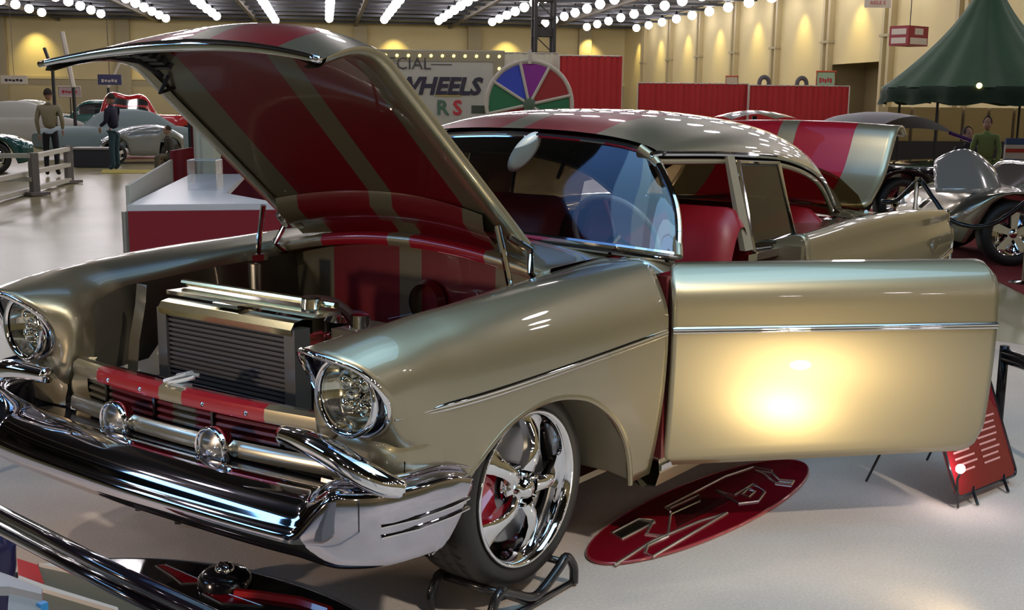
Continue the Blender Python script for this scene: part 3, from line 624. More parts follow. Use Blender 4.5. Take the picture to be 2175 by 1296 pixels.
# ------------------------------------------------------------------ interior
rows = []
for y in np.linspace(-.74, .74, 17): rows.append([(x, y, z) for x, z in cr([(-.66, 1.04), (-.74, 1.05), (-.84, 1.03), (-.87, .98), (-.86, .90), (-.80, .80)], 14)])
MB().grid(rows).build('dashboard', REDL, car, smooth=True)
Ts = Matrix.Translation((-1.00, .50, 1.075)) @ Matrix.Rotation(math.radians(28), 4, 'Y') @ Matrix.Rotation(math.pi/2, 4, 'Z')
sw = MB().tube([Ts @ Vector((.185*math.cos(a), 0, .185*math.sin(a))) for a in np.linspace(0, 2*math.pi, 40, endpoint=False)], .011, 8, closed=True).build('steering_wheel', mat('wheel_rim_grey', (.30, .28, .27), .25, coat=.8), car, smooth=True)
for a in (0, 120, 240):
    a = math.radians(a+90); MB().tube([Ts @ Vector((.02*math.cos(a), .0, .02*math.sin(a))), Ts @ Vector((.18*math.cos(a), 0, .18*math.sin(a)))], .008, 6).build('spoke', CHROME, sw)
MB().tube([Ts @ Vector((0, .005, 0)), Vector((-.80, .50, .96))], .022, 10).build('column', CHROME, sw)
def bench(x0, name, zt, y0, y1, back=True):
    mbk = MB(); rows = []
    for y in np.linspace(0, 1, 21):
        yy = y0+(y1-y0)*y; e = min(y, 1-y); k = min(1, e/.10); k = math.sqrt(max(0, 1-(1-k)**2)); zz = .62+(zt-.62)*(.86+.14*k)
        rows.append([(x0+.02-.03*(zz-.6), yy, .60), (x0+.03*k, yy, .8), (x0-.06+.03*k, yy, zz-.10), (x0-.10, yy, zz-.02), (x0-.13, yy, zz), (x0-.17, yy, zz-.02), (x0-.18, yy, zz-.12), (x0-.14, yy, .5)])
    st = MB().grid([[tuple(p) for p in cr(r, 22)] for r in rows]).build(name, REDL, car, smooth=True)
    MB().grid([[tuple(p) for p in cr([(x0-.02, y, .60), (x0+.12, y, .645), (x0+.38, y, .64), (x0+.46, y, .60), (x0+.44, y, .45)], 14)] for y in np.linspace(y0, y1, 12)]).build('seat_cushion', REDL, st, smooth=True)
bench(-1.36, 'front_seat', 1.175, .06, .80); bench(-1.36, 'front_seat', 1.175, -.80, -.06); bench(-2.45, 'rear_seat', 1.10, -.70, .70)
MB().tube([(-2.2, -.60, 1.20), (-2.3, -.62, 1.30), (-2.38, -.62, 1.33)], .012, 6).build('grab_strap', CHROME, car)
# ------------------------------------------------------------------ wheels
def wheel(x, s, yf=.83, r=.322, rr=.255, zc=.39, steer=0, wdt=.245):
    M = Matrix.Translation((x, s*yf, zc)) @ Matrix.Rotation(steer, 4, 'Z')
    if s < 0: M = M @ Matrix.Diagonal((1, -1, 1, 1))
    prof = [(rr-.01, -.012), (rr+.004, 0), (rr+.02, .006), (rr+.045, .004), (r-.012, -.008), (r-.002, -.028), (r, -.045), (r, -.075), (r-.007, -.08), (r-.007, -.088), (r, -.093), (r+.001, -.12), (r-.007, -.125), (r-.007, -.135), (r+.001, -.14), (r, -.18), (r-.006, -wdt+.03), (r-.02, -wdt+.01), (rr+.02, -wdt), (rr-.01, -wdt+.012)]
    tyre = MB().lathe(prof, M, 64).build('wheel', RUBBER, car, smooth=True)
    tr = MB()
    for k in range(48):
        a = 2*math.pi*k/48
        for y0, y1, sk in ((-.042, -.074, .03), (-.094, -.122, -.03), (-.142, -.18, .03)):
            q = [M @ Vector(((r+.0015)*math.cos(a+da), y, (r+.0015)*math.sin(a+da))) for y, da in ((y0, 0), (y1, sk), (y1, sk+.018), (y0, .018))]; tr.add(q, [(0, 1, 2, 3)])
    to = tr.build('tread_grooves', MATTB, tyre, smooth=False); to['kind'] = 'stuff'
    rim = MB().lathe([(rr-.012, -.02), (rr-.004, -.004), (rr-.001, .006), (rr-.006, .010), (rr-.014, .006), (rr-.022, -.012), (rr-.030, -.04), (rr-.034, -.09), (rr-.028, -.16), (rr-.02, -.22)], M, 64).build('rim', CHROME, tyre, smooth=True)
    hub = MB().lathe([(.001, .018), (.02, .016), (.03, .008), (.034, -.004), (.062, -.010), (.075, -.03), (.078, -.08)], M, 32).build('hub', CHROME, tyre, smooth=True)
    for k in range(5):
        a = math.radians(90+72*k+20); c, sn = math.cos(a), math.sin(a)
        ee = []; rows = []
        for (rad, w_, yo, th) in ((.055, .030, -.004, .03), (.09, .024, .006, .035), (.13, .024, .004, .035), (.17, .032, -.010, .035), (.205, .046, -.026, .03), (.228, .066, -.036, .03)):
            row = []
            for (dx, dy) in ((-1, -th), (-1, -.006), (-.55, .004), (0, .006), (.55, .004), (1, -.006), (1, -th), (-1, -th)):
                px_ = rad*c-dx*w_*sn; pz = rad*sn+dx*w_*c; row.append(M @ Vector((px_, yo+dy, pz)))
            rows.append(row)
        MB().grid(rows).build('spoke', CHROME, tyre, smooth='auto')
    for k in range(5):
        a = math.radians(90+72*k+56); p = M @ Vector((.052*math.cos(a), -.002, .052*math.sin(a)))
        MB().lathe([(.001, .012), (.007, .010), (.009, -.006)], Matrix.Translation(p) @ M.to_3x3().to_4x4(), 8).build('lug_nut', CHROME, tyre)
    MB().lathe([(.06, -.07), (.185, -.07), (.19, -.076), (.19, -.092), (.06, -.095)], M, 48).build('brake_disc', mat('disc_steel', (.35, .35, .36), .3, .9), tyre, smooth='auto')
    MB().lathe([(.10, -.055), (.205, -.055), (.212, -.065), (.212, -.11), (.10, -.11)], M, 14, math.radians(-35), math.radians(40)).build('brake_caliper', REDG, tyre, smooth='auto')
wheel(.03, 1); wheel(.03, -1); wheel(-2.92, 1); wheel(-2.92, -1)
MB().tube([(.03, -.62, .39), (.03, .62, .39)], .03, 8).build('axle', DARKM, car); MB().tube([(-2.92, -.62, .39), (-2.92, .62, .39)], .035, 8).build('axle', DARKM, car)
# ------------------------------------------------------------------ things around the car
TUBEB = mat('black_tube', (.010, .009, .010), .25, .0, .5)
def crib(x, y, s, label):
    t = thing('wheel_stand', label, 'wheel stand', (x, y, 0))
    for yy in (-.115, .125):
        pts = cr([(.235, yy, .012), (.228, yy, .07), (.19, yy, .115), (.12, yy, .088), (0, yy, .040), (-.12, yy, .088), (-.17, yy, .118), (-.215, yy, .07), (-.22, yy, .012)], 44)
        MB().tube(pts, .0155, 10).build('side_hoop', TUBEB, t, smooth=True)
    for xx, zz in ((.165, .099), (-.165, .099)): MB().tube([(xx, -.115, zz), (xx, .125, zz)], .013, 8).build('cross_bar', TUBEB, t, smooth=True)
    MB().tube([(-.215, .125, .02), (0, .125, .016), (.23, .125, .02)], .010, 8).build('base_bar', TUBEB, t, smooth=True)
    MB().tube([(0, -.115, .016), (0, .125, .016)], .010, 8).build('base_bar', TUBEB, t, smooth=True)
crib(.03, .745, 1, 'black tubular wheel stand under the coupe\'s near front tyre')
crib(.03, -.745, -1, 'black tubular wheel stand under the far front tyre, seen below the chrome bumper')
# oval floor plaques with chrome line art
MIRR = mat('red_mirror', (.32, .006, .018), .08, .25, 1); OUTL = mat('chrome_line', (.75, .72, .66), .2, .9)
def plaque(label, cen, ax, ay, ang, m, lines, name='floor_plaque', fills=()):
    t = thing(name, label, 'plaque', (cen[0], cen[1], 0), ang)
    MB().poly([(ax*math.cos(a), ay*math.sin(a), .002) for a in np.linspace(0, 2*math.pi, 80, endpoint=False)], (0, 0, .010)).build('plate', m, t)
    MB().tube([(ax*math.cos(a), ay*math.sin(a), .008) for a in np.linspace(0, 2*math.pi, 80, endpoint=False)], .006, 6, closed=True).build('rim', mat('rim_red', (.30, .03, .04), .3, coat=1) if m is MIRR else DARKM, t, smooth=True)
    Mi = (Matrix.Translation((cen[0], cen[1], 0)) @ Matrix.Rotation(ang, 4, 'Z')).inverted()
    for col, r_, closed, px in lines:
        pts = [Mi @ Vector(at(u, v, .014)) for u, v in px]
        MB().tube(pts, r_, 6, closed=closed).build('chrome_outline', col, t)
    for col, px in fills:
        MB().poly([Mi @ Vector(at(u, v, .0125)) for u, v in px], (0, 0, .002)).build('lettering', col, t)
    return t
ZIG = [(1298, 1136), (1368, 1104), (1392, 1118), (1378, 1135), (1420, 1148), (1370, 1170), (1375, 1182), (1392, 1188), (1545, 1092), (1600, 1082)]
E1 = [(1318, 1144), (1392, 1108), (1484, 1053), (1420, 1090), (1484, 1056), (1424, 1092), (1484, 1058)]
plaque('glossy red oval plaque with chrome outlined lettering lying under the open door', (-1.182, .859), .785, .208, math.radians(177.4), MIRR, [
    (OUTL, .006, False, [(1298, 1133), (1355, 1103), (1388, 1106), (1372, 1135), (1418, 1140), (1375, 1160), (1370, 1175), (1386, 1183), (1540, 1092)]),
    (OUTL, .006, True, [(1298, 1133), (1320, 1146), (1390, 1110), (1355, 1103)]),
    (OUTL, .005, False, [(1422, 1080), (1486, 1051), (1486, 1065), (1424, 1093), (1418, 1140)]),
    (OUTL, .005, False, [(1424, 1085), (1412, 1078), (1540, 1012), (1600, 992), (1640, 1000)]),
    (OUTL, .005, True, [(1520, 1042), (1560, 1052), (1600, 1028), (1625, 1045), (1610, 1065), (1570, 1070)]),
    (OUTL, .005, True, [(1576, 1050), (1590, 1038), (1604, 1044), (1590, 1056)]),
    (OUTL, .006, True, [(1605, 1000), (1640, 1005), (1656, 1020), (1686, 1022), (1680, 1030), (1648, 1026), (1625, 1008)]),
    (OUTL, .006, False, [(1308, 1199), (1385, 1150), (1485, 1108), (1545, 1090)])],
    fills=[(BRUSH, [(1300, 1134), (1355, 1104), (1388, 1108), (1320, 1145)]), (mat('dark_red', (.07, .003, .006), .15, coat=1), [(1430, 1085), (1484, 1058), (1560, 1060), (1440, 1120)])])
plaque('black oval plaque with red arrow shapes lying on the carpet under the front bumper', (.86, .14), .46, .80, math.radians(4), mat('black_mirror', (.015, .012, .012), .08, coat=1), [
    (OUTL, .003, True, [(330, 1202), (352, 1200), (440, 1238), (385, 1240), (368, 1226)]),
    (OUTL, .003, True, [(440, 1246), (560, 1288), (470, 1282), (430, 1262)]),
    (mat('red_hose', (.5, .01, .015), .2, coat=1), .018, False, [(500, 1262), (560, 1268), (640, 1280), (700, 1300)]),
    (CHROME, .012, False, [(468, 1238), (490, 1222), (510, 1228)])],
    fills=[(REDG, [(332, 1202), (352, 1201), (438, 1238), (388, 1238), (370, 1225)]), (REDG, [(440, 1246), (556, 1287), (472, 1281), (432, 1262)])])
t = thing('air_filter', 'round chrome and black air filter lying on the black oval plaque', 'air filter', tuple(at(478, 1240, .015)))
MB().lathe([(.001, .05), (.03, .05), (.07, .045), (.085, .03), (.09, .0)], Matrix.Rotation(math.pi/2, 4, 'X'), 28).build('housing', BLACK, t, smooth=True)
MB().lathe([(.001, .075), (.02, .072), (.03, .06), (.032, .05)], Matrix.Rotation(math.pi/2, 4, 'X'), 20).build('cap', CHROME, t, smooth=True)
# info board on legs
p0 = at(2035, 1058, .045); p1 = at(2160, 1008, .045); d = (p1-p0); wd = float(np.linalg.norm(d[:2])); ang = math.atan2(d[1], d[0])
ib = thing('info_board', 'red info board with printed lines and small photos leaning on black legs behind the door', 'sign', (p0[0], p0[1], 0), ang)
Mi = Matrix.Translation((0, 0, .045)) @ Matrix.Rotation(math.radians(-22), 4, 'X')
if True:
    tip = 1
    rc = .03; hgt = .78; o_ = []
    for cx_, cz_, a0 in ((wd-rc, rc, -90), (wd-rc, hgt-rc, 0), (rc, hgt-rc, 90), (rc, rc, 180)):
        for a in (0, 30, 60, 90): o_.append(Mi @ Vector((cx_+rc*math.cos(math.radians(a0+a)), 0, cz_+rc*math.sin(math.radians(a0+a)))))
    MB().poly(o_, Mi.to_3x3() @ Vector((0, .012, 0))).build('panel', mat('sign_red', (.20, .005, .012), .2, coat=1), ib)
    MB().tube(o_, .006, 6, closed=True).build('frame', BLACK, ib)
    LW = mat('print_pink', (.75, .35, .33), .5); tx = MB()
    for i in range(26):
        if i in (8, 9, 17, 18): continue
        for x0, x1 in ((.05, wd*.46), (wd*.53, wd-.05)):
            z0 = .09+.026*i; x1b = x1-random.uniform(0, .05); tx.add([Mi @ Vector(p) for p in ((x0, -.003, z0), (x1b, -.003, z0), (x1b, -.003, z0+.008), (x0, -.003, z0+.008))], [(0, 1, 2, 3)])
            tx.add([Mi @ Vector(p) for p in ((x0, .015, z0), (x1b, .015, z0), (x1b, .015, z0+.008), (x0, .015, z0+.008))], [(0, 1, 2, 3)])
    o = tx.build('printed_lines', LW, ib, smooth=False); o['kind'] = 'stuff'
    for x in (wd*.28, wd*.80):
        MB().tube([(x-.05, -.04, .009), (x-.02, .0, .05), (x, .01, .06)], .007, 6).build('foot', BLACK, ib); MB().tube([(x+.02, .10, .009), (x, .02, .06)], .007, 6).build('foot', BLACK, ib)
    MB().tube([(.02, .22, .5), (.0, .42, .008)], .006, 6).build('rear_leg', BLACK, ib); MB().tube([(wd-.02, .22, .5), (wd, .42, .008)], .006, 6).build('rear_leg', BLACK, ib)
# bright reflection on the info board, imitated by a small glowing ball
hp_ = atd(2040, 996, float(np.dot(np.array(at(2035, 1058, .045))-CC, CF))-.04)
fl = thing('board_glint', 'small bright reflection at the lower left corner of the red info board, made as a glowing ball', 'reflection', tuple(hp_))
hv, hf = ico(.019); meshobj('bulb', hv, hf, mat('glint_glow', (1, 1, 1), .5, emit=(1, .88, .92), es=90), fl)  # emissive ball stands in for the reflection, no lamp here
MB().tube([(0, 0, -.018), (-.005, -.01, -.05), (-.01, .0, -hp_[2]+.006)], .005, 6).build('glint_stem', BLACK, fl)
# barrier around the stand
POST = mat('post_black', (.02, .018, .02), .2, .6)
def bar(name, label, a, b, r, m=POST, dz=.05, cat='barrier', n=2, group=None):
    t = thing(name, label, cat, tuple(a)); A = Vector((0, 0, 0)); B = Vector(b)-Vector(a)
    for k in range(n): MB().tube([A-Vector((0, 0, dz*k)), B-Vector((0, 0, dz*k))], r, 12).build('rail', m, t, smooth=True)
    for P_ in (A, B): MB().tube([P_+Vector((0, 0, .03)), Vector((P_.x, P_.y, P_.z-a[2]+.004))], .022, 12).build('post', m, t, smooth=True)
    return t
a_ = atd(-60, 1062, 2.55); b_ = atd(600, 1370, 1.95); a_[2] = b_[2] = (a_[2]+b_[2])/2*1
t = thing('barrier_rail', 'black glossy barrier rail crossing the bottom left corner in front of the coupe', 'barrier', tuple(a_))
BL2 = mat('rail_black', (.014, .010, .016), .12, .3, 1)
A_ = Vector(atd(-80, 1050, 2.6)); B_2 = Vector(atd(620, 1392, 2.0)); A_-= Vector(a_); B_2 -= Vector(a_)
for off, r_ in (((0, 0, 0), .016), ((0, 0, -.036), .013)):
    MB().tube([A_+Vector(off), (A_+B_2)/2+Vector(off)+Vector((0, 0, -.006)), B_2+Vector(off)], r_, 14).build('rail', BL2, t, smooth=True)
for P_ in (A_+(A_-B_2)*.2, B_2+(B_2-A_)*.1): MB().tube([P_+Vector((0, 0, .01)), (P_.x, P_.y, -a_[2]+.004)], .02, 10).build('post', BL2, t, smooth=True)
MB().tube([A_+(A_-B_2)*.2, A_], .014, 10).build('rail', BL2, t, smooth=True); MB().tube([B_2, B_2+(B_2-A_)*.1], .014, 10).build('rail', BL2, t, smooth=True)
bar('barrier_rail', 'black barrier rail behind the far headlight at the left edge', at(-60, 795, .45), at(75, 748, .50), .018, dz=.06)
bar('barrier_rail', 'black barrier post and rail behind the free end of the open door', at(2133, 748, .46), at(2260, 790, .46), .022, dz=.03)
# display box in the lower left corner
dbp = at(150, 1290, .12)
def quadbox(name, m, px, z, th, par, base):
    v = [Vector(at(u, w_, z))-Vector(base) for u, w_ in px]; return MB().poly(v, (0, 0, -th)).build(name, m, par, smooth=False)
base = at(160, 1296, 0)
db = thing('display_case', 'low taupe display board with a red corner beneath the barrier rail', 'display board', tuple(base))
quadbox('board', mat('board_taupe', (.10, .09, .06), .5), [(80, 1196), (210, 1224), (470, 1330), (90, 1400), (92, 1246)], .30, .28, db, base)
quadbox('red_corner', mat('board_red', (.42, .015, .015), .4), [(36, 1186), (80, 1200), (94, 1240), (40, 1222)], .302, .30, db, base)
quadbox('white_edge', mat('board_white', (.5, .46, .42), .5), [(120, 1196), (208, 1217), (214, 1225), (82, 1197)], .31, .012, db, base)
quadbox('white_edge', mat('board_white'), [(40, 1222), (94, 1242), (250, 1290), (252, 1297), (92, 1250), (38, 1228)], .312, .012, db, base)
b2 = at(50, 1296, .6)*np.array((1, 1, 0))
gb = thing('storage_box', 'pale grey box with a rounded lid at the bottom left corner', 'box', tuple(b2))
quadbox('body', mat('box_grey', (.28, .30, .31), .4), [(20, 1240), (85, 1262), (95, 1400), (10, 1400)], .60, .57, gb, b2)
quadbox('lid', mat('box_lid', (.34, .36, .40), .3), [(-30, 1205), (20, 1222), (90, 1250), (88, 1262), (20, 1246), (-30, 1246)], .615, .02, gb, b2)
MB().box(*[c for k in range(3) for c in (float(at(90, 1288, .60)[k]-b2[k]-.008), float(at(90, 1288, .60)[k]-b2[k]+.008))]).build('clip', mat('clip_blue', (.02, .25, .6), .3), gb)
cp = atd(-26, 1182, 2.75)
ball = MB().lathe([(.001, .075), (.03, .07), (.055, .05), (.062, .02), (.06, -.03), (.045, -.055), (.001, -.06)], Matrix.Translation(Vector((cp[0], cp[1], cp[2]))) @ Matrix.Rotation(math.pi/2, 4, 'X'), 28)
t = thing('bollard', 'dark navy rounded bollard at the left edge under the barrier rail', 'bollard', (cp[0], cp[1], 0))
NAVY = mat('navy_plastic', (.012, .010, .05), .25)
MB().lathe([(.001, .075), (.03, .07), (.055, .05), (.062, .02), (.06, -.03), (.055, -.06)], Matrix.Translation((0, 0, cp[2])) @ Matrix.Rotation(math.pi/2, 4, 'X'), 28).build('cap', NAVY, t, smooth=True)
MB().tube([(0, 0, .0), (0, 0, cp[2]-.05)], .05, 20).build('post', NAVY, t)
# ------------------------------------------------------------------ counter behind the hood
RC = mat('counter_red', (.26, .008, .018), .55); WT = mat('counter_white', (.72, .70, .68), .35)
def wallstrip(mb, a, b, z0, z1, th=.03):
    a = Vector((a[0], a[1], 0)); b = Vector((b[0], b[1], 0)); n = (b-a).normalized().cross(Vector((0, 0, 1)))*th
    return mb.poly([(a.x, a.y, z0), (b.x, b.y, z0), (b.x, b.y, z1), (a.x, a.y, z1)], n)
f0 = at(272, 437, 1.0); f1 = at(600, 434, 1.0); k0 = at(405, 371, 1.0); k1 = at(520, 371, 1.0)
ct = thing('counter', 'red fronted sales counter with white top behind the raised hood', 'counter', (f0[0], f0[1], 0))
def rel(p, z=0): return (p[0]-f0[0], p[1]-f0[1], z)
MB().poly([rel(f0, .97), rel(at(270, 437, 1.0), .97), rel(f1, .97), rel(at(480, 412, 1.0), .97), rel(k1, .97), rel(k0, .97)], (0, 0, .035)).build('worktop', WT, ct, smooth=False)
wallstrip(MB(), rel(f0), rel(f1), .02, .97).build('front_panel', RC, ct, smooth=False)
wallstrip(MB(), rel(f0), rel(k0), .02, .97).build('side_panel', RC, ct, smooth=False)
MB().tube([rel(f0, .0), rel(f0, .97)], .014, 8).build('corner_post', mat('alu_post', (.45, .42, .36), .35, .5), ct)
MB().tube([rel(at(262, 438, 1.0), .0), rel(at(262, 438, 1.0), .97)], .012, 8).build('corner_post', mat('alu_post'), ct)
g0 = at(268, 432, 1.0); g1 = at(362, 352, 1.05); g2 = at(408, 335, 1.08)
sp_ = thing('side_screen', 'low cream side screen with a red end panel left of the white counter top', 'partition', (g0[0], g0[1], 0))
def rel2(p, z=0): return (p[0]-g0[0], p[1]-g0[1], z)
wallstrip(MB(), rel2(g0), rel2(g1), .0, 1.10, .02).build('cream_panel', mat('cream_panel', (.50, .47, .38), .6), sp_, smooth=False)
wallstrip(MB(), rel2(g1), rel2(g2), .0, 1.17, .02).build('red_panel', RC, sp_, smooth=False)
tc_ = (at(405, 400, 1.006)+at(470, 404, 1.006))/2; tw = .085
tk = thing('acrylic_box', 'clear acrylic box standing on the white counter top', 'display box', tuple(tc_), math.radians(217))
for a, b in (((-.09, -.09), (.09, -.09)), ((.09, -.09), (.09, .09)), ((.09, .09), (-.09, .09)), ((-.09, .09), (-.09, -.09))):
    wallstrip(MB(), (*a, 0), (*b, 0), 0, .19, .004).build('pane', ACRYL, tk, smooth=False)
MB().tube([(x, y, .19) for x, y in ((-.09, -.09), (.09, -.09), (.09, .09), (-.09, .09))], .003, 6, closed=True).build('rim', mat('rim_white', (.6, .6, .6), .3), tk)
cc_ = at(436, 366, 1.0)
col = thing('draped_column', 'tall cream draped column rising behind the acrylic box', 'column', (cc_[0]-.15, cc_[1]-.15, 0), math.radians(217))
rows = []
for z in (0, .5, 1.1, 1.60): rows.append([(.115*math.cos(a)+.006*math.cos(a*9), .10*math.sin(a)+.006*math.sin(a*11), z) for a in np.linspace(0, 2*math.pi, 60)])
MB().grid(rows).build('drape', mat('cream_drape', (.80, .72, .50), .8), col, smooth=True)
MB().box(-.10, .10, -.09, .09, 0, .02).build('base', WT, col)
rp = at(480, 330, 1.2)
bw = thing('backdrop', 'dark red fabric backdrop standing behind the counter beside the draped column', 'backdrop', tuple(at(478, 372, .9)*np.array((1, 1, 0))), HANG-math.pi/2)
rows = []
for z in (0, 1.75): rows.append([(x, .015*math.sin(x*40), z) for x in np.linspace(-.3, .75, 60)])
DRP = mat('red_drape', (.36, .012, .014), .85, sheen=.3)
MB().grid(rows).build('fabric', mat('dark_red_fabric', (.16, .004, .01), .8), bw, smooth=True)
MB().tube([(-.3, 0, 0), (-.3, 0, 1.75), (.75, 0, 1.75), (.75, 0, 0)], .015, 6).build('frame', DARKM, bw)
st_ = thing('stool', 'small red topped stool beside the counter under the hood', 'stool', tuple(at(545, 385, .8)*np.array((1, 1, 0))))
MB().lathe([(.001, .85), (.12, .85), (.14, .83), (.14, .80)], Matrix.Rotation(math.pi/2, 4, 'X'), 20).build('seat', WT, st_)
for k in range(4): MB().tube([(.08*math.cos(k*1.57+.8), .08*math.sin(k*1.57+.8), .8), (.16*math.cos(k*1.57+.8), .16*math.sin(k*1.57+.8), 0)], .012, 6).build('leg', DARKM, st_)

# ------------------------------------------------------------------ background exhibits
def drape(name, label, cat, u0, u1, vt, dep, top_z=None, m=DRP, fold=.06, group=None, bottom=0.0):
    a = atd(u0, vt, dep); b = atd(u1, vt, dep); z1 = a[2] if top_z is None else top_z
    A = Vector((a[0], a[1], 0)); B = Vector((b[0], b[1], 0)); Ld = (B-A).length
    t = thing(name, label, cat, tuple(A), math.atan2(B.y-A.y, B.x-A.x), group)
    n = max(24, int(Ld*14)); rows = []
    for z in (bottom, z1*.5, z1-.12, z1-.1, z1): rows.append([(Ld*i/n, fold*math.sin(i*1.9)+fold*.4*math.sin(i*.7), z) for i in range(n+1)])
    MB().grid(rows).build('fabric', m, t, smooth=True)
    for x in (0, Ld): MB().tube([(x, 0, 0), (x, 0, z1)], .03, 6).build('pole', mat('pole_grey', (.5, .48, .42), .4, .5), t)
    MB().tube([(0, 0, z1), (Ld, 0, z1)], .03, 6).build('pole', mat('pole_grey'), t); return t, Ld, z1
drape('drape', 'low long red drape before the cream wall, left section ending at a pale pole', 'drape', 1355, 1590, 176, 50)
drape('drape', 'red drape section right of the pale pole, running to the doorway', 'drape', 1592, 1805, 181, 49.6)
drape('drape', 'tall red drape panel standing right of the colour prize wheel', 'drape', 1188, 1322, 118, 45)
drape('drape', 'pale drape panel behind the colour prize wheel', 'drape', 1070, 1186, 112, 45.4, m=mat('pale_drape', (.50, .49, .38), .85), fold=.03)
# printed banner
a = atd(760, 104, 44); b = atd(1072, 112, 44); A = Vector((a[0], a[1], 0)); Lb = (Vector((b[0], b[1], 0))-A).length; bz = float(a[2])
bn = thing('banner', 'large grey banner lettered WHEELS with small bulbs along its frame', 'banner', tuple(A), math.atan2(b[1]-a[1], b[0]-a[0]))
MB().box(0, Lb, 0, .08, .2, bz).build('panel', mat('banner_grey', (.36, .36, .31), .6, noise=.12, nscale=1.2), bn, smooth=False)
for x0, x1, z0, z1 in ((0, Lb, bz-.42, bz-.04), (Lb-.42, Lb-.02, .2, bz-.42)): MB().box(x0, x1, -.03, -.002, z0, z1).build('border', mat('banner_border', (.22, .20, .13), .6), bn, smooth=False)
BULB = mat('bulb_yellow', (.8, .7, .3), .4, emit=(1, .85, .4), es=1.2)
bv, bf = ico(.07, 1)
pr_ = None
for x, z in [(Lb-.2-.42*k, bz-.22) for k in range(13)]+[(Lb-.2, bz-.66), (Lb-.2, bz-1.1)]:
    if pr_ is None: pr_ = meshobj('bulb', bv, bf, BULB, bn); o = pr_
    else: o = pr_.copy(); link(o, bn)
    o.location = (x, -.06, z)
INK = mat('ink_dark', (.015, .012, .03), .6); 
def tx(body, x, z, size, m, par, shear=0, bold=0, y=-.03): return text_mesh('lettering', body, size, m, par, Matrix.Translation((x, y, z)) @ Matrix.Rotation(math.pi/2, 4, 'X'), .006, shear, bold)
ppm = 2527/44
def bx_(u): return (u-760)/312*Lb
def bzv(v, u=1000): return bz-(v-104-(u-760)*.02)/ppm
tx('SPECIAL', bx_(852), bzv(139), .62, mat('ink_grey', (.04, .04, .04), .6), bn)
tx('WHEELS', bx_(928), bzv(186), .86, INK, bn, .25, .035)
MB().box(bx_(925), bx_(980), -.03, -.002, bzv(206), bzv(201)).build('underline', mat('ink_gold', (.35, .28, .08), .6), bn, smooth=False)
tx('S', bx_(972), bzv(231), .75, mat('ink_red', (.4, .02, .03), .6), bn, 0, .02)
tx('R', bx_(940), bzv(231), .75, mat('ink_green', (.05, .12, .08), .6), bn, 0, .02)
MB().box(bx_(915), bx_(960), -.03, -.002, bzv(140), bzv(138.5)).build('underline', mat('ink_grey'), bn, smooth=False)
# prize wheel
pc = atd(1124, 222, 39); pw = thing('prize_wheel', 'large round prize wheel with blue, purple, red and green wedges', 'prize wheel', (pc[0], pc[1], 0), math.atan2(b[1]-a[1], b[0]-a[0]))
Rw = 1.40; WC = [(.02, .05, .42), (.20, .01, .24), (.25, .01, .01), (.01, .13, .05), (.02, .05, .42), (.20, .01, .24), (.25, .01, .01), (.01, .13, .05)]
angs = [148, 103, 62, 13, -32, -77, -122, -167, -212]
for k in range(8):
    a0, a1 = math.radians(angs[k]), math.radians(angs[k+1]); pts = [(0, 0, pc[2])]+[((Rw-.08)*math.cos(a0+(a1-a0)*j/12), 0, pc[2]+(Rw-.08)*math.sin(a0+(a1-a0)*j/12)) for j in range(13)]
    MB().poly(pts, (0, .05, 0)).build('wedge', mat('wedge_%s' % ('blue', 'purple', 'red', 'green')[k % 4], WC[k], .5), pw, smooth=False)
    MB().tube([(0, -.03, pc[2]), (Rw*math.cos(a0), -.03, pc[2]+Rw*math.sin(a0))], .055, 6).build('divider', mat('wheel_grey', (.42, .40, .34), .5), pw)
MB().tube([(Rw*math.cos(t_), 0, pc[2]+Rw*math.sin(t_)) for t_ in np.linspace(0, 2*math.pi, 60, endpoint=False)], .07, 8, closed=True).build('rim', mat('wheel_grey'), pw, smooth=True)
MB().lathe([(.001, -.1), (.2, -.08), (.24, 0)], Matrix.Translation((0, 0, pc[2])), 24).build('hub', mat('hub_green', (.06, .10, .07), .5), pw)
MB().box(-.06, .06, -.12, .05, pc[2]+Rw-.1, pc[2]+Rw+.35).build('pointer', mat('wheel_grey'), pw)
MB().box(-.15, .15, .08, .25, 0, pc[2]).build('stand', DARKM, pw); MB().box(-1.9, .0, .1, .25, pc[2]-.32, pc[2]-.05).build('arm', mat('arm_green', (.03, .05, .03), .6), pw)
# steel lattice tower behind
tp = atd(1154, 100, 70); tw_ = thing('lattice_tower', 'black steel lattice tower rising to the ceiling behind the prize wheel', 'tower', (tp[0], tp[1], 0), HANG)
for x in (-.5, .5):
    for y in (-.55, .55): MB().box(x-.09, x+.09, y-.09, y+.09, 0, HC+.15).build('leg', MATTB, tw_, smooth=False)
for k in range(8):
    z = .3+k*1.0; MB().box(-.5, .5, -.55, .55, z, z+(.12 if k != 5 else .5)).build('brace', MATTB, tw_, smooth=False)
    MB().tube([(-.5, -.55, z), (-.5, .55, z+1)], .035, 5).build('brace', MATTB, tw_)
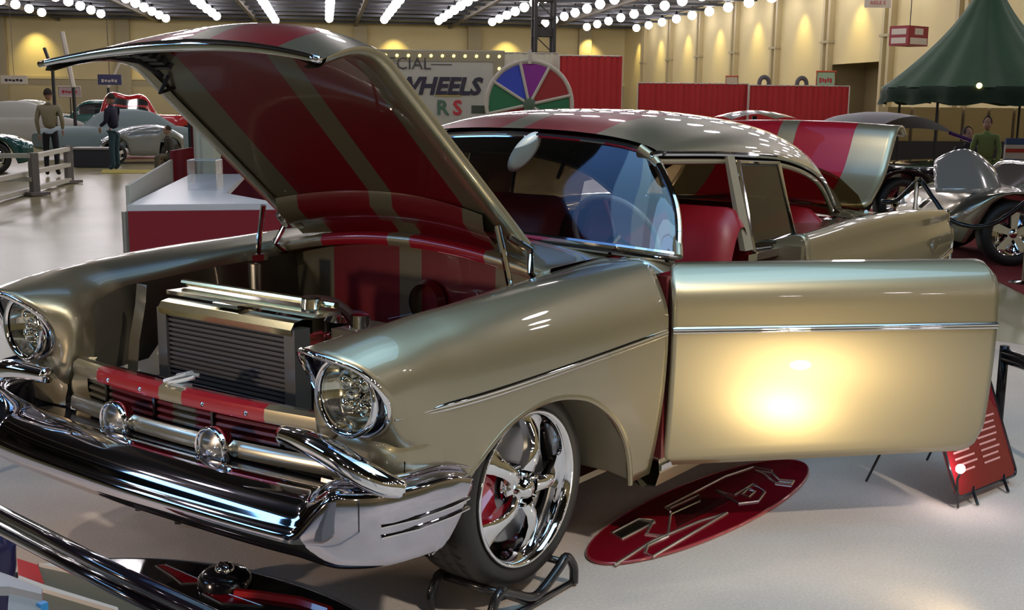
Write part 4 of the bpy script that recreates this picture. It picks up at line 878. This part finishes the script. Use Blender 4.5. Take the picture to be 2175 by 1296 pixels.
# signs
def sign(name, label, u0, v0, u1, v1, dep, m, words=(), ink=INK, th=.05, hang=True, frame=None):
    a = atd(u0, v1, dep); b = atd(u1, v1, dep); c = atd(u0, v0, dep); A = Vector(a); Ls = (Vector(b)-A).length; h = float(c[2]-a[2])
    t = thing(name, label, 'sign', (A.x, A.y, A.z if hang else 0), math.atan2(b[1]-a[1], b[0]-a[0])); z0 = 0 if hang else float(A.z)
    MB().box(0, Ls, 0, th, z0, z0+h).build('panel', m, t, smooth=False)
    if frame: MB().tube([(0, 0, z0), (Ls, 0, z0), (Ls, 0, z0+h), (0, 0, z0+h)], min(.05, h*.09), 4, closed=True).build('frame', frame, t)
    for body, fx, fz, fs in words:
        if body: tx(body, Ls*fx, z0+h*fz, h*fs, ink, t, 0, .0, -.02)
        else:
            for k in range(5): MB().box(Ls*(.16+.14*k), Ls*(.26+.14*k), -.012, 0, z0+h*(fz-.16+.05*(k % 2)), z0+h*(fz+.14-.04*(k % 3))).build('print', ink, t, smooth=False)
    if hang: MB().tube([(Ls/2, th/2, z0+h), (Ls/2, th/2, z0+h+max(.5, HC-a[2]-h))], .012, 4).build('cable', DARKM, t)
    else: MB().box(Ls*.48, Ls*.52, th*.3, th, 0, z0).build('stand', DARKM, t, smooth=False)
    return t
WSG = mat('sign_white', (.55, .50, .42), .6); RSG = mat('sign_maroon', (.25, .02, .03), .5)
sign('hanging_sign', 'small white sign lettered AISLE E hanging at the top of the right wall', 1836, -6, 1892, 16, 62, WSG, [('AISLE E', .5, .45, .5)], mat('ink_red'))
a = atd(1928, 96, 46); 
cs = thing('hanging_cube_sign', 'maroon and white four-sided sign box hanging beside the green canopy', 'sign', tuple(a), HANG-math.pi/2+math.radians(30))
MB().box(0, 1.35, 0, .85, 0, .75).build('box', RSG, cs, smooth=False)
MB().box(.14, 1.28, -.012, 0, .05, .30).build('panel', WSG, cs, smooth=False); MB().box(.42, .98, -.012, 0, .42, .66).build('panel', WSG, cs, smooth=False)
MB().box(-.012, 0, .1, .75, .08, .30).build('panel', WSG, cs, smooth=False); MB().box(-.012, 0, .1, .75, .42, .64).build('panel', WSG, cs, smooth=False)
MB().tube([(.67, .4, .75), (.67, .4, HC-a[2])], .02, 5).build('cable', DARKM, cs)
sign('poster', 'orange bordered green poster standing above the red drape', 1733, 152, 1773, 188, 49.9, mat('poster_green', (.30, .45, .28), .6), [(None, .5, .5, .38)], mat('ink_red'), hang=False, frame=mat('frame_orange', (.55, .09, .02), .5))
sign('poster', 'small orange bordered poster above the left red drape', 1541, 162, 1567, 181, 50.4, mat('poster_cream', (.5, .45, .3), .6), hang=False, frame=mat('frame_orange'))
sign('wall_banner', 'small white wall banner with dark script at the far left', 2, 160, 58, 178, 60, WSG, [(None, .55, .45, .6)], hang=True)
sign('hanging_sign', 'dark blue and purple sign above the far left cars', 208, 158, 258, 180, 42, mat('sign_blue', (.05, .05, .12), .5), [(None, .5, .4, .4)], WSG, hang=True)
sign('hanging_sign', 'white framed sign with red lettering above the far left cars', 125, 184, 172, 205, 40, mat('sign_pink', (.45, .35, .34), .6), [(None, .5, .5, .55)], mat('ink_red'), hang=False, frame=WSG)
for u0, v0, u1, v1, lb in ((1612, 166, 1634, 182, 'dark rounded wheel shape showing above the red drape, left one'), (1692, 168, 1714, 184, 'dark tilted wheel shape showing above the red drape, beside the green poster')):
    c = atd((u0+u1)/2, (v0+v1)/2, 52.5); t = thing('spare_tyre', lb, 'tyre', (c[0], c[1], 0), HANG)
    MB().tube([(0, .22*math.cos(q), float(c[2])-.05+.26*math.sin(q)) for q in np.linspace(0, 2*math.pi, 20, endpoint=False)], .1, 8, closed=True).build('tread', mat('tyre_far', (.10, .09, .10), .6), t, smooth=True)
    MB().tube([(0, 0, 0), (0, 0, float(c[2])-.3)], .03, 5).build('stand', DARKM, t)
# green canopy
gp = atd(2085, 200, 21.5); GR = mat('canopy_green', (.035, .105, .05), .6, noise=.3, nscale=1.5)
cn = thing('canopy', 'dark green pointed canopy tent with a ruffled edge at the upper right', 'canopy tent', (gp[0], gp[1], 0), HANG)
rows = []; cz0 = float(gp[2])-.02
for t_ in np.linspace(0, 1, 22):
    rr = (1.72*(1-t_)**1.75+.05); row = []
    for j in range(73):
        q = 2*math.pi*j/72; poly = 1-.05*abs(math.sin(4*q)); sag = -.05*math.sin(8*q)*(1-t_)*.4
        fo_ = 1+.035*math.sin(17*q+3*t_)*(1-t_)+.03*math.sin(8*q); row.append((rr*poly*fo_*math.cos(q), rr*poly*fo_*math.sin(q), cz0+.12+2.3*t_+sag*.3))
    rows.append(row)
MB().grid(rows).build('roof', GR, cn, smooth=True)
rows = []
for k, (dz, dr) in enumerate(((.14, 0), (.06, .05), (-.04, .02), (-.16, .05))):
    rows.append([((1.77+dr+.05*math.sin(j*1.1)*k/2)*(1-.05*abs(math.sin(4*2*math.pi*j/96)))*math.cos(2*math.pi*j/96), (1.77+dr+.05*math.sin(j*1.1)*k/2)*(1-.05*abs(math.sin(8*math.pi*j/96)))*math.sin(2*math.pi*j/96), cz0+dz+(.03*math.sin(j*.8) if k == 3 else 0)) for j in range(97)])
MB().grid(rows).build('valance', mat('canopy_dark', (.02, .045, .025), .8), cn, smooth=True)
for k in range(4):
    q = k*math.pi/2+.6; MB().tube([(1.6*math.cos(q), 1.6*math.sin(q), 0), (1.6*math.cos(q), 1.6*math.sin(q), cz0)], .025, 6).build('pole', DARKM, cn)
for (u, v, r_) in ((2080, 182, .05), (2132, 188, .03)):
    c = Vector(atd(u, v, 19.9))-Vector((gp[0], gp[1], 0)); c = Matrix.Rotation(-HANG, 3, 'Z') @ c
    meshobj('spot_lamp', [tuple(Vector(p)*r_+c) for p in ico(1)[0]], ico(1)[1], mat('tent_lamp', (1, .8, .4), .5, emit=(1, .75, .35), es=2.5), cn)
# people: one skinned body each, clothes as colours of their own meshes
SKIN = mat('skin', (.42, .24, .17), .6)
def skinned(name, m, chains, par, lvl=1):
    vs_, es_, rs_ = [], [], []
    for ch in chains:
        st = None
        for q in ch:
            x, y, z, r_ = q; key = None
            for i_, vv in enumerate(vs_):
                if (Vector(vv)-Vector((x, y, z))).length < 1e-4: key = i_
            if key is None: vs_.append((x, y, z)); rs_.append(r_); key = len(vs_)-1
            if st is not None: es_.append((st, key))
            st = key
    me = bpy.data.meshes.new(name); me.from_pydata(vs_, es_, []); o = bpy.data.objects.new(name, me); link(o, par); me.materials.append(m)
    md = o.modifiers.new('skin', 'SKIN'); md.use_smooth_shade = True
    for i_, r_ in enumerate(rs_):
        sv = me.skin_vertices[0].data[i_]; sv.radius = (r_, r_*.85); sv.use_root = (i_ == 0)
    sb = o.modifiers.new('sub', 'SUBSURF'); sb.levels = lvl; sb.render_levels = lvl; return o
def person(label, pos, face, hgt, jacket, trousers, hair=(.03, .02, .015), sit=False, arms=((.0, -.05), (.02, .05)), lean=0):
    k = hgt/1.75; t = thing('person', label, 'person', (pos[0], pos[1], pos[2] if len(pos) > 2 else 0), face)
    hz_ = .52 if sit else .92; up_ = .58*1
    J = mat('cloth_%s' % jacket[0], jacket[1], .85); T = mat('cloth_%s' % trousers[0], trousers[1], .85)
    S = lambda L_: [(x*k, y*k, z*k, r_*k) for x, y, z, r_ in L_]
    lg = []
    for s in (1, -1):
        if sit: lg.append(S([(0, 0, hz_, .13), (.05, s*.10, hz_, .10), (.42, s*.14, hz_+.02, .07), (.44, s*.14, .10, .05), (.54, s*.15, .05, .045)]))
        else: lg.append(S([(0, 0, hz_+.02, .115), (0, s*.085, hz_-.08, .098), (.02, s*.10, .50, .075), (-.01, s*.105, .10, .055), (.10, s*.115, .05, .05)]))
    body = skinned('body', T, lg, t)
    sh = hz_+.50; lx = lean
    ar = [S([(0, 0, hz_+.02, .15), (lx*.3, 0, hz_+.22, .145), (lx*.7, 0, sh-.08, .165), (lx, 0, sh+.02, .09), (lx, 0, sh+.09, .06)])]
    for s, (fx, fz) in ((1, arms[0]), (-1, arms[1])):
        ar.append(S([(lx*.7, 0, sh-.08, .165), (lx*.8, s*.19, sh-.03, .075), (lx-.03+fx*.3, s*.25, sh-.30, .055), (lx+.06+fx, s*.23, sh-.52+fz, .042)]))
        hx_, hy_, hz2 = lx+.06+fx, s*.23, sh-.54+fz
        hd = [S([(hx_, hy_, hz2, .030), (hx_+.01, hy_, hz2-.07, .036)])]
        for i_, (dx, ln) in enumerate(((-.022, .06), (-.007, .072), (.008, .068), (.022, .055))): hd.append(S([(hx_+.01, hy_, hz2-.07, .036), (hx_+.01+dx, hy_, hz2-.09, .010), (hx_+.015+dx, hy_-s*.015, hz2-.07-ln, .008)]))
        hd.append(S([(hx_+.005, hy_, hz2-.02, .02), (hx_+.045, hy_-s*.01, hz2-.045, .011), (hx_+.055, hy_-s*.015, hz2-.075, .009)]))
        skinned('hand', SKIN, hd, t)
    skinned('jacket', J, ar, t)
    head = MB(); rows = []
    for a_ in np.linspace(-math.pi/2, math.pi/2, 13):
        z = math.sin(a_); rows.append([((.095+.012*(z < 0))*math.cos(a_)*math.cos(q)*k+(.012*k if z < -.2 else 0)+lx*k, .075*math.cos(a_)*math.sin(q)*k, (sh+.22+.118*z)*k) for q in np.linspace(0, 2*math.pi, 17)])
    hd = head.grid(rows).build('head', SKIN, t, smooth=True)
    MB().add([((lx+.095)*k, -.012*k, (sh+.20)*k), ((lx+.095)*k, .012*k, (sh+.20)*k), ((lx+.125)*k, 0, (sh+.195)*k), ((lx+.092)*k, 0, (sh+.245)*k)], [(0, 1, 2), (0, 2, 3), (1, 3, 2), (0, 3, 1)]).build('nose', SKIN, hd)
    for s in (1, -1):
        MB().box((lx+.085)*k, (lx+.095)*k, s*.03*k-.009*k, s*.03*k+.009*k, (sh+.232)*k, (sh+.242)*k).build('eye', INK, hd); MB().box((lx-.015)*k, (lx+.015)*k, s*.078*k-.006*k, s*.078*k+.006*k, (sh+.20)*k, (sh+.25)*k).build('ear', SKIN, hd)
    MB().box((lx+.088)*k, (lx+.098)*k, -.022*k, .022*k, (sh+.158)*k, (sh+.164)*k).build('mouth', mat('lips', (.25, .08, .07), .6), hd)
    rows = []
    for a_ in np.linspace(-.15, math.pi/2, 9):
        z = math.sin(a_); rows.append([((.108*math.cos(a_)*math.cos(q)-.018)*k+lx*k, .088*math.cos(a_)*math.sin(q)*k, (sh+.24+.118*z)*k) for q in np.linspace(.9, 2*math.pi-.9, 15)])
    MB().grid(rows).build('hair', mat('hair_dark', hair, .8), hd, smooth=True)
    return t
gA = at(112, 374); gB = at(246, 362)
hA = lambda g, v: float(np.linalg.norm(g[:2]-CC[:2])*(v)/2527)
person('person in a tan jacket and dark trousers seen from behind by the grey barrier', gA, HANG, hA(gA, 168), ('tan', (.30, .27, .17)), ('black', (.015, .015, .02)), lean=.02)
person('person in a dark navy jacket and blue jeans standing on the open floor', gB, HANG+1.2, hA(gB, 150), ('navy', (.012, .012, .035)), ('denim', (.03, .07, .09)), (.10, .04, .03), arms=((.1, .12), (.12, .1)), lean=.05)
gC = at(368, 372); person('person in a dark brown jacket sitting near the red truck, left of the draped column', gC, HANG+2.0, 1.30, ('brown', (.07, .06, .045)), ('khaki', (.16, .14, .09)), sit=True, lean=.12)
gD = atd(2052, 330, 19.0); gD[2] = 0; person('person in a dark jacket with a white badge sitting under the green canopy', gD, HANG+math.pi, 1.62, ('dark', (.02, .018, .022)), ('black', (.015, .015, .02)), sit=True)
gE = atd(2092, 340, 18.4); gE[2] = 0; person('person in a lime green top bending behind the silver roadster windshield', gE, HANG+math.pi-.6, 1.42, ('lime', (.20, .26, .08)), ('denim', (.03, .07, .09)), lean=.1)
# generic exhibited cars
def bgcar(name, label, pos, rot, L_, W_, H_, m, roofline, belt, glassm=SMOKE, wheel_r=.33, open_top=False, cover=False, cat='car', pos2=None):
    t = thing(name, label, cat, (pos[0], pos[1], 0), rot); rows = []
    for i in range(41):
        u = i/40; x = L_*(u-.5); e = min(u, 1-u); wf = min(1, (e/.12)) if e < .12 else 1; wf = math.sqrt(max(0.02, 1-(1-wf)**2)); w2 = W_/2*(.72+.28*wf); zt = ip(u, belt)*H_; zb = .20+.12*(1-wf)
        for c_ in (.16, .82):
            d_ = abs(u-c_)*L_
            if d_ < wheel_r*1.12 and not cover: zb = max(zb, .06+math.sqrt((wheel_r*1.12)**2-d_*d_)+.28)
        pr = [(0, zb*1.0), (w2*.80, zb), (w2*.97, zb+.02), (w2, zb+(zt-zb)*.5), (w2*.985, zb+(zt-zb)*.8), (w2*.88, zt-.015), (w2*.6, zt+.01), (0, zt+.03)]
        h_ = [tuple(p) for p in cr(pr, 22)]
        rows.append([(x, y, z) for y, z in h_]+[(x, -y, z) for y, z in h_[::-1]])
    MB().grid(rows).build('body', m, t, smooth=True)
    for q, nm in ((rows[0], 'nose'), (rows[-1], 'tail')):
        MB().add(q, [tuple(range(len(q)))]).build('end_panel', m, t, smooth=False)
    if roofline:
        rows = []; gl = []
        for i in range(25):
            u = roofline[0][0]+(roofline[-1][0]-roofline[0][0])*i/24; x = L_*(u-.5); zt = ip(u, roofline)*H_; zb = ip(u, belt)*H_-.02; w2 = W_/2*.84; w3 = w2*.80
            pr = [(w2, zb), (w2*.93, zb+(zt-zb)*.5), (w3, zb+(zt-zb)*.86), (w3*.8, zt-.01), (0, zt+.02)]; h_ = [tuple(p) for p in cr(pr, 14)]
            rows.append([(x, y, z) for y, z in h_]+[(x, -y, z) for y, z in h_[::-1]])
            if 3 < i < 21 and not cover: gl.append([(x, (w2*.97)*s_, zb+(zt-zb)*.12) for s_ in (1,)]+[(x, w3*1.045, zb+(zt-zb)*.80)])
        MB().grid(rows).build('roof', m, t, smooth=True)
        if gl:
            for s_ in (1, -1): MB().grid([[(x, y*s_*1.02+.012*s_, z) for x, y, z in r] for r in gl]).build('side_glass', mat('dark_glass', (.02, .022, .025), .08, coat=1), t, smooth=True)
    if not cover:
        for c_ in (.16, .82):
            for s_ in (1, -1):
                x = L_*(c_-.5); M = Matrix.Translation((x, s_*(W_/2-.03), wheel_r)) @ (Matrix.Identity(4) if s_ > 0 else Matrix.Diagonal((1, -1, 1, 1)))
                tw2 = MB().lathe([(wheel_r*.70, .0), (wheel_r*.80, .012), (wheel_r*.97, .0), (wheel_r, -.04), (wheel_r, -.17), (wheel_r*.8, -.2)], M, 28).build('wheel', RUBBER, t, smooth=True)
                MB().lathe([(wheel_r*.71, .0), (wheel_r*.66, -.01), (wheel_r*.63, -.06), (.001, -.07)], M, 24).build('rim', CHROME, tw2, smooth=True)
                for k in range(5):
                    a0 = 2*math.pi*k/5+.3; c1, s1 = math.cos(a0), math.sin(a0); r1 = wheel_r*.67
                    MB().poly([M @ Vector(p) for p in ((.03*s1+.03*c1, -.05, -.03*c1+.03*s1), (r1*c1+.045*s1, -.05, r1*s1-.045*c1), (r1*c1-.045*s1, -.05, r1*s1+.045*c1), (-.03*s1+.03*c1, -.05, .03*c1+.03*s1))], (0, .035*s_, 0)).build('spoke', CHROME, tw2, smooth=False)
                MB().lathe([(.001, .0), (wheel_r*.13, -.005), (wheel_r*.17, -.03)], M, 14).build('hub', CHROME, tw2, smooth=True)
        for s_ in (1, -1):
            MB().lathe([(.001, .03), (.06, .02), (.08, 0)], Matrix.Translation((-L_/2+.04, s_*W_*.33, ip(.04, belt)*H_-.14)) @ Matrix.Rotation(math.pi/2, 4, 'Z'), 16).build('headlight', mat('lamp_lens', (.7, .7, .65), .1, coat=1), t, smooth=True)
        MB().tube([(-L_/2-.02, y, .38-.0*y) for y in np.linspace(-W_*.38, W_*.38, 12)], .045, 8).build('bumper', CHROME, t, smooth=True)
    return t
SEDAN = [(0, .50), (.06, .60), (.3, .64), (.6, .66), (.9, .62), (1, .50)]
ROOF = [(.30, .64), (.40, .93), (.55, 1.0), (.68, .94), (.82, .64)]
TEAL = mat('paint_teal', (.02, .10, .10), .12, .3, coat=1); GREY = mat('cover_grey', (.20, .27, .28), .7); REDP = mat('paint_red', (.42, .012, .012), .2, coat=1)
def gnd(u, v): g = at(u, v, 0); return (g[0], g[1])
def gd(u, dep): g = atd(u, 300, dep); return (g[0], g[1])
rt = HANG-math.pi/2
bgcar('covered_car', 'grey blue car under a fitted dust cover on the far left floor', gd(258, 31.5), rt+.5, 4.2, 1.75, 1.25, GREY, ROOF, SEDAN, cover=True)
bgcar('car', 'glossy dark teal car at the left edge behind the white barrier', gd(-165, 24.5), rt+.25, 4.2, 1.75, 1.20, TEAL, ROOF, SEDAN)
bgcar('car', 'pale silver covered car at the far left below the wall banner', gd(25, 38), rt+.2, 4.4, 1.7, 1.40, mat('cover_pale', (.42, .42, .38), .6), ROOF, SEDAN, cover=True)
bgcar('car', 'cream coupe with bright windows behind the person in the tan jacket', gd(62, 45), rt-.1, 3.6, 1.6, 1.42, mat('paint_cream', (.55, .56, .42), .3, coat=.6), ROOF, SEDAN)
bgcar('pickup_truck', 'bright red vintage pickup truck behind the person in the navy jacket', gd(325, 39), rt+.15, 3.6, 1.75, 1.62, REDP, [(.05, .62), (.10, .95), (.30, 1.0), (.46, .97), (.55, .62)], [(0, .60), (.3, .62), (.6, .62), (.9, .55), (1, .35)], cat='truck')
bgcar('car', 'green car with its rear towards the far wall behind the covered car', gd(205, 42), rt, 3.8, 1.7, 1.45, mat('paint_green', (.03, .12, .10), .2, coat=1), ROOF, SEDAN)
rod = bgcar('hot_rod', 'silver open wheeled hot rod with tube frame beside the person in jeans', gd(300, 29.3), rt+.25, 1.9, 1.3, .95, mat('paint_silver', (.30, .33, .33), .25, .7, coat=1), None, [(0, .55), (.3, .85), (.8, .90), (1, .70)], wheel_r=.24)
for k in range(4): MB().tube([(-.8+.3*k, .66, .35), (-.6+.3*k, .69, .75)], .025, 6).build('frame_tube', WSG, rod)
lw = thing('toolbox', 'low dark flat display case on the floor below the covered car', 'case', gd(200, 27.3)+(0,), rt)
MB().box(-.42, .42, -.3, .3, .0, .40).build('body', mat('case_dark', (.03, .03, .04), .5), lw, smooth=False); MB().box(-.44, .44, -.32, .32, .40, .44).build('lid', mat('case_lid', (.30, .28, .26), .4), lw, smooth=False)
yl = thing('floor_ramp', 'yellow edged floor ramp beside the silver hot rod', 'ramp', gd(285, 25.2)+(0,), rt); MB().poly([(-.7, -.1, 0), (.7, -.1, 0), (.7, .15, .06), (-.7, .15, .06)], (0, 0, -.008)).build('plate', mat('ramp_yellow', (.45, .38, .05), .6), yl, smooth=False)
# crane like camera jib poles
for (u0, v0, u1, v1, dp, lb) in ((132, 68, 156, 186, 35, 'pale slanted jib mast left of the tan jacket person'), (258, 126, 230, 186, 44.5, 'thin pale slanted mast by the dark blue sign'), (94, 102, 112, 150, 35.5, 'short dark slanted rod at the top of the jib mast')):
    p0 = atd(u0, v0, dp); p1 = atd(u1, v1, dp); t = thing('mast', lb, 'mast', (p1[0], p1[1], 0))
    MB().tube([Vector((0, 0, 0)), Vector((0, 0, p1[2]))], .05, 6).build('base_post', DARKM, t); MB().tube([Vector((0, 0, p1[2])), Vector(p0)-Vector((p1[0], p1[1], 0))], .07 if v0 < 80 else .05, 6).build('boom', WSG if v0 != 102 else DARKM, t)
# low white and grey barrier at left
BW = mat('barrier_white', (.62, .60, .50), .5); BG = mat('barrier_grey', (.22, .20, .19), .5)
pA = at(75, 414); pB = at(148, 388); bh = .60
brt = thing('barrier', 'low white railed barrier with grey posts at the left edge of the walkway', 'barrier', (pA[0], pA[1], 0))
for pp in (pA, pB, at(-120, 417)):
    x, y = pp[0]-pA[0], pp[1]-pA[1]
    po = MB().box(x-.06, x+.06, y-.06, y+.06, .05, bh+.08).build('post', BG, brt, smooth=False); MB().box(x-.17, x+.17, y-.17, y+.17, 0, .05).build('foot', BG, po, smooth=False)
def bdir(p, q, z):
    A = Vector((p[0]-pA[0], p[1]-pA[1], z)); B = Vector((q[0]-pA[0], q[1]-pA[1], z)); n = (B-A).normalized().cross(Vector((0, 0, 1)))*.05
    MB().poly([A-n, B-n, B+n, A+n], (0, 0, .07)).build('rail', BW, brt, smooth=False)
far_l = at(-120, 417); near_l = at(-160, 470)
bdir(far_l, pA, bh); bdir(pA, pB, bh-.01); bdir(far_l, pA, .22); bdir(near_l, pB, .30); bdir(near_l, pB, .02)
# silver roadster on red carpet at right
rc_ = [gnd(1990, 530), gnd(2330, 700), gd(2500, 13.5), gd(2330, 18.4), gd(1830, 18.4)]
tag(MB().poly([(x, y, -.0115) for x, y in rc_], (0, 0, .0105)).build('carpet', mat('carpet_red', (.25, .010, .012), .95), smooth=False), 'red carpet under the silver roadster at the right', 'carpet')
SILV = mat('paint_silvergold', (.40, .36, .27), .22, .8, coat=1)
RB = [(0, .42), (.05, .58), (.2, .66), (.45, .62), (.75, .64), (.95, .60), (1, .48)]
vp = gd(2385, 12.7); vt = bgcar('roadster', 'silver gold roadster with its bonnet raised on the red carpet', (vp[0], vp[1]), HANG-math.pi/2+math.radians(-8), 4.3, 1.80, 1.16, SILV, None, RB, wheel_r=.33)
WP = mat('paint_white', (.50, .47, .42), .15, .2, coat=1)
rows = []
for t_ in np.linspace(0, 1, 14):
    rows.append([(-1.42+.10*t_+.95*v, .25-.0*t_, .86+.0*v) for v in (0,)])
rows = []
for t_ in np.linspace(0, 1, 15):
    hh = math.sin(t_*math.pi/2); rows.append([(-1.83+v*.34*(1-.35*t_*t_), -.55+.35*t_-.12*(1-v*v), .72+.42*hh*(1-.25*v*v)) for v in np.linspace(-1, 1, 17)])
solid(MB().grid(rows).build('bonnet', WP, vt, smooth=True), .03)
wf = [(-.30, y, .84) for y in (-.62, .62)]; fr_ = cr([(-1.30, .62, .72), (-1.15, .60, .88), (-1.07, .50, .98), (-1.05, 0, 1.0), (-1.07, -.50, .98), (-1.15, -.60, .88), (-1.30, -.62, .72)], 30)
MB().tube(fr_, .02, 8).build('windshield_frame', CHROME, vt, smooth=True); MB().grid([[(-1.45, p[1], .71) for p in fr_], [tuple(p) for p in fr_]]).build('windshield', GLASS, vt, smooth=True)
MB().box(-.95, .0, -.60, .60, .66, .77).build('cockpit', MATTB, vt); MB().box(-.7, -.55, -.55, .55, .70, .92).build('seat', REDL, vt)
rows = []
for x in np.linspace(-1.2, .3, 24): 
    zz = .46+.12*math.sin((x+1.2)/1.5*math.pi); rows.append([(x, -.915, .58-.10*math.sin((x+1.2)/1.5*math.pi)), (x, -.925, .70)])
MB().grid(rows).build('side_cove', WP, vt, smooth=True)
rows = []
# black car with raised lid and purple trim behind
bc = bgcar('car', 'black car with its lid raised behind the gold coupe trunk', gd(2030, 16.6), HANG-math.pi/2+.12, 4.0, 1.75, 1.25, mat('paint_black', (.012, .010, .012), .1, coat=1), None, SEDAN)
MB().grid([[(x, y, 1.28+.22*math.sin((x+1.9)/1.3*math.pi)-.05*(y/.8)**2) for y in np.linspace(-.8, .8, 9)] for x in np.linspace(-1.9, -.6, 16)]).build('raised_lid', mat('lid_navy', (.012, .008, .03), .45), bc, smooth=True)
MB().tube([(-1.0, .7, .85), (-.75, .75, 1.3)], .02, 6).build('lid_strut', CHROME, bc)
MB().tube([(-.68, -.8, 1.24), (-.35, -.8, 1.14)], .025, 6).build('purple_trim', mat('trim_purple', (.15, .08, .35), .2, .6), bc)
hd_ = thing('hood_panel', 'dark curved panel rising behind the gold coupe roof in front of the red drape', 'panel', gd(1600, 14)+(0,), HANG-math.pi/2)
MB().grid([[(x, y, 1.44+.075*(1-(x/.42)**2)-.03*(y/.4)**2) for y in np.linspace(-.4, .4, 7)] for x in np.linspace(-.42, .42, 20)]).build('panel', mat('panel_brown', (.03, .015, .012), .25, coat=1), hd_, smooth=True)
MB().tube([(0, 0, 0), (0, 0, 1.45)], .03, 6).build('stand', DARKM, hd_)
# rope barrier in front of the roadster
rp_t = thing('rope_barrier', 'black sagging rope between chrome posts in front of the silver roadster', 'rope barrier', gd(1950, 11.2)+(0,))
rp0 = np.array(gd(1950, 11.2)+(0,))
pts = [atd(u, v, d_)-rp0 for u, v, d_ in ((1872, 428, 11.6), (1905, 425, 11.5), (1948, 385, 11.3), (1958, 386, 11.3), (1985, 425, 11.2), (2020, 468, 11.1), (2080, 482, 11.0), (2130, 465, 10.9), (2190, 420, 10.8))]
MB().tube(cr(pts, 40), .022, 8).build('rope', BLACK, rp_t, smooth=True)
for q in (pts[2], pts[-1]): MB().tube([(q[0], q[1], 0), (q[0], q[1], q[2]+.04)], .022, 8).build('post', CHROME, rp_t); MB().lathe([(.001, .02), (.12, .01), (.13, 0)], Matrix.Translation((q[0], q[1], .0)) @ Matrix.Rotation(math.pi/2, 4, 'X'), 16).build('base', CHROME, rp_t)
# shelves and flags at the far right
fs = thing('display_table', 'display table with red, white and blue banner at the right edge', 'table', gd(2200, 18.7)+(0,), HANG-math.pi/2)
MB().box(-.5, .9, 0, .05, .75, 1.0).build('white_banner', WSG, fs, smooth=False); MB().box(-.5, .9, -.01, 0, .88, .94).build('red_band', REDP, fs, smooth=False); MB().box(-.5, .9, 0, .05, 1.0, 1.10).build('blue_band', mat('band_blue', (.02, .06, .16), .5), fs, smooth=False)
MB().box(-.5, .9, .05, .6, .72, .75).build('table_top', DARKM, fs, smooth=False)
for x in (-.45, .85): MB().box(x-.03, x+.03, .1, .5, 0, .72).build('leg', DARKM, fs, smooth=False)
sh = thing('shelf_unit', 'tan shelving with boxes behind the green canopy', 'shelf', gd(2075, 27)+(0,), HANG-math.pi/2)
SH = mat('shelf_tan', (.30, .22, .08), .6)
for k in range(8): MB().box(-2.2+.62*k, -1.66+.62*k, 0, .4, .8, 1.55).build('bay', SH, sh, smooth=False)
MB().box(-2.3, 2.8, -.05, .5, 0, .8).build('base', mat('shelf_dark', (.02, .018, .02), .6), sh, smooth=False)
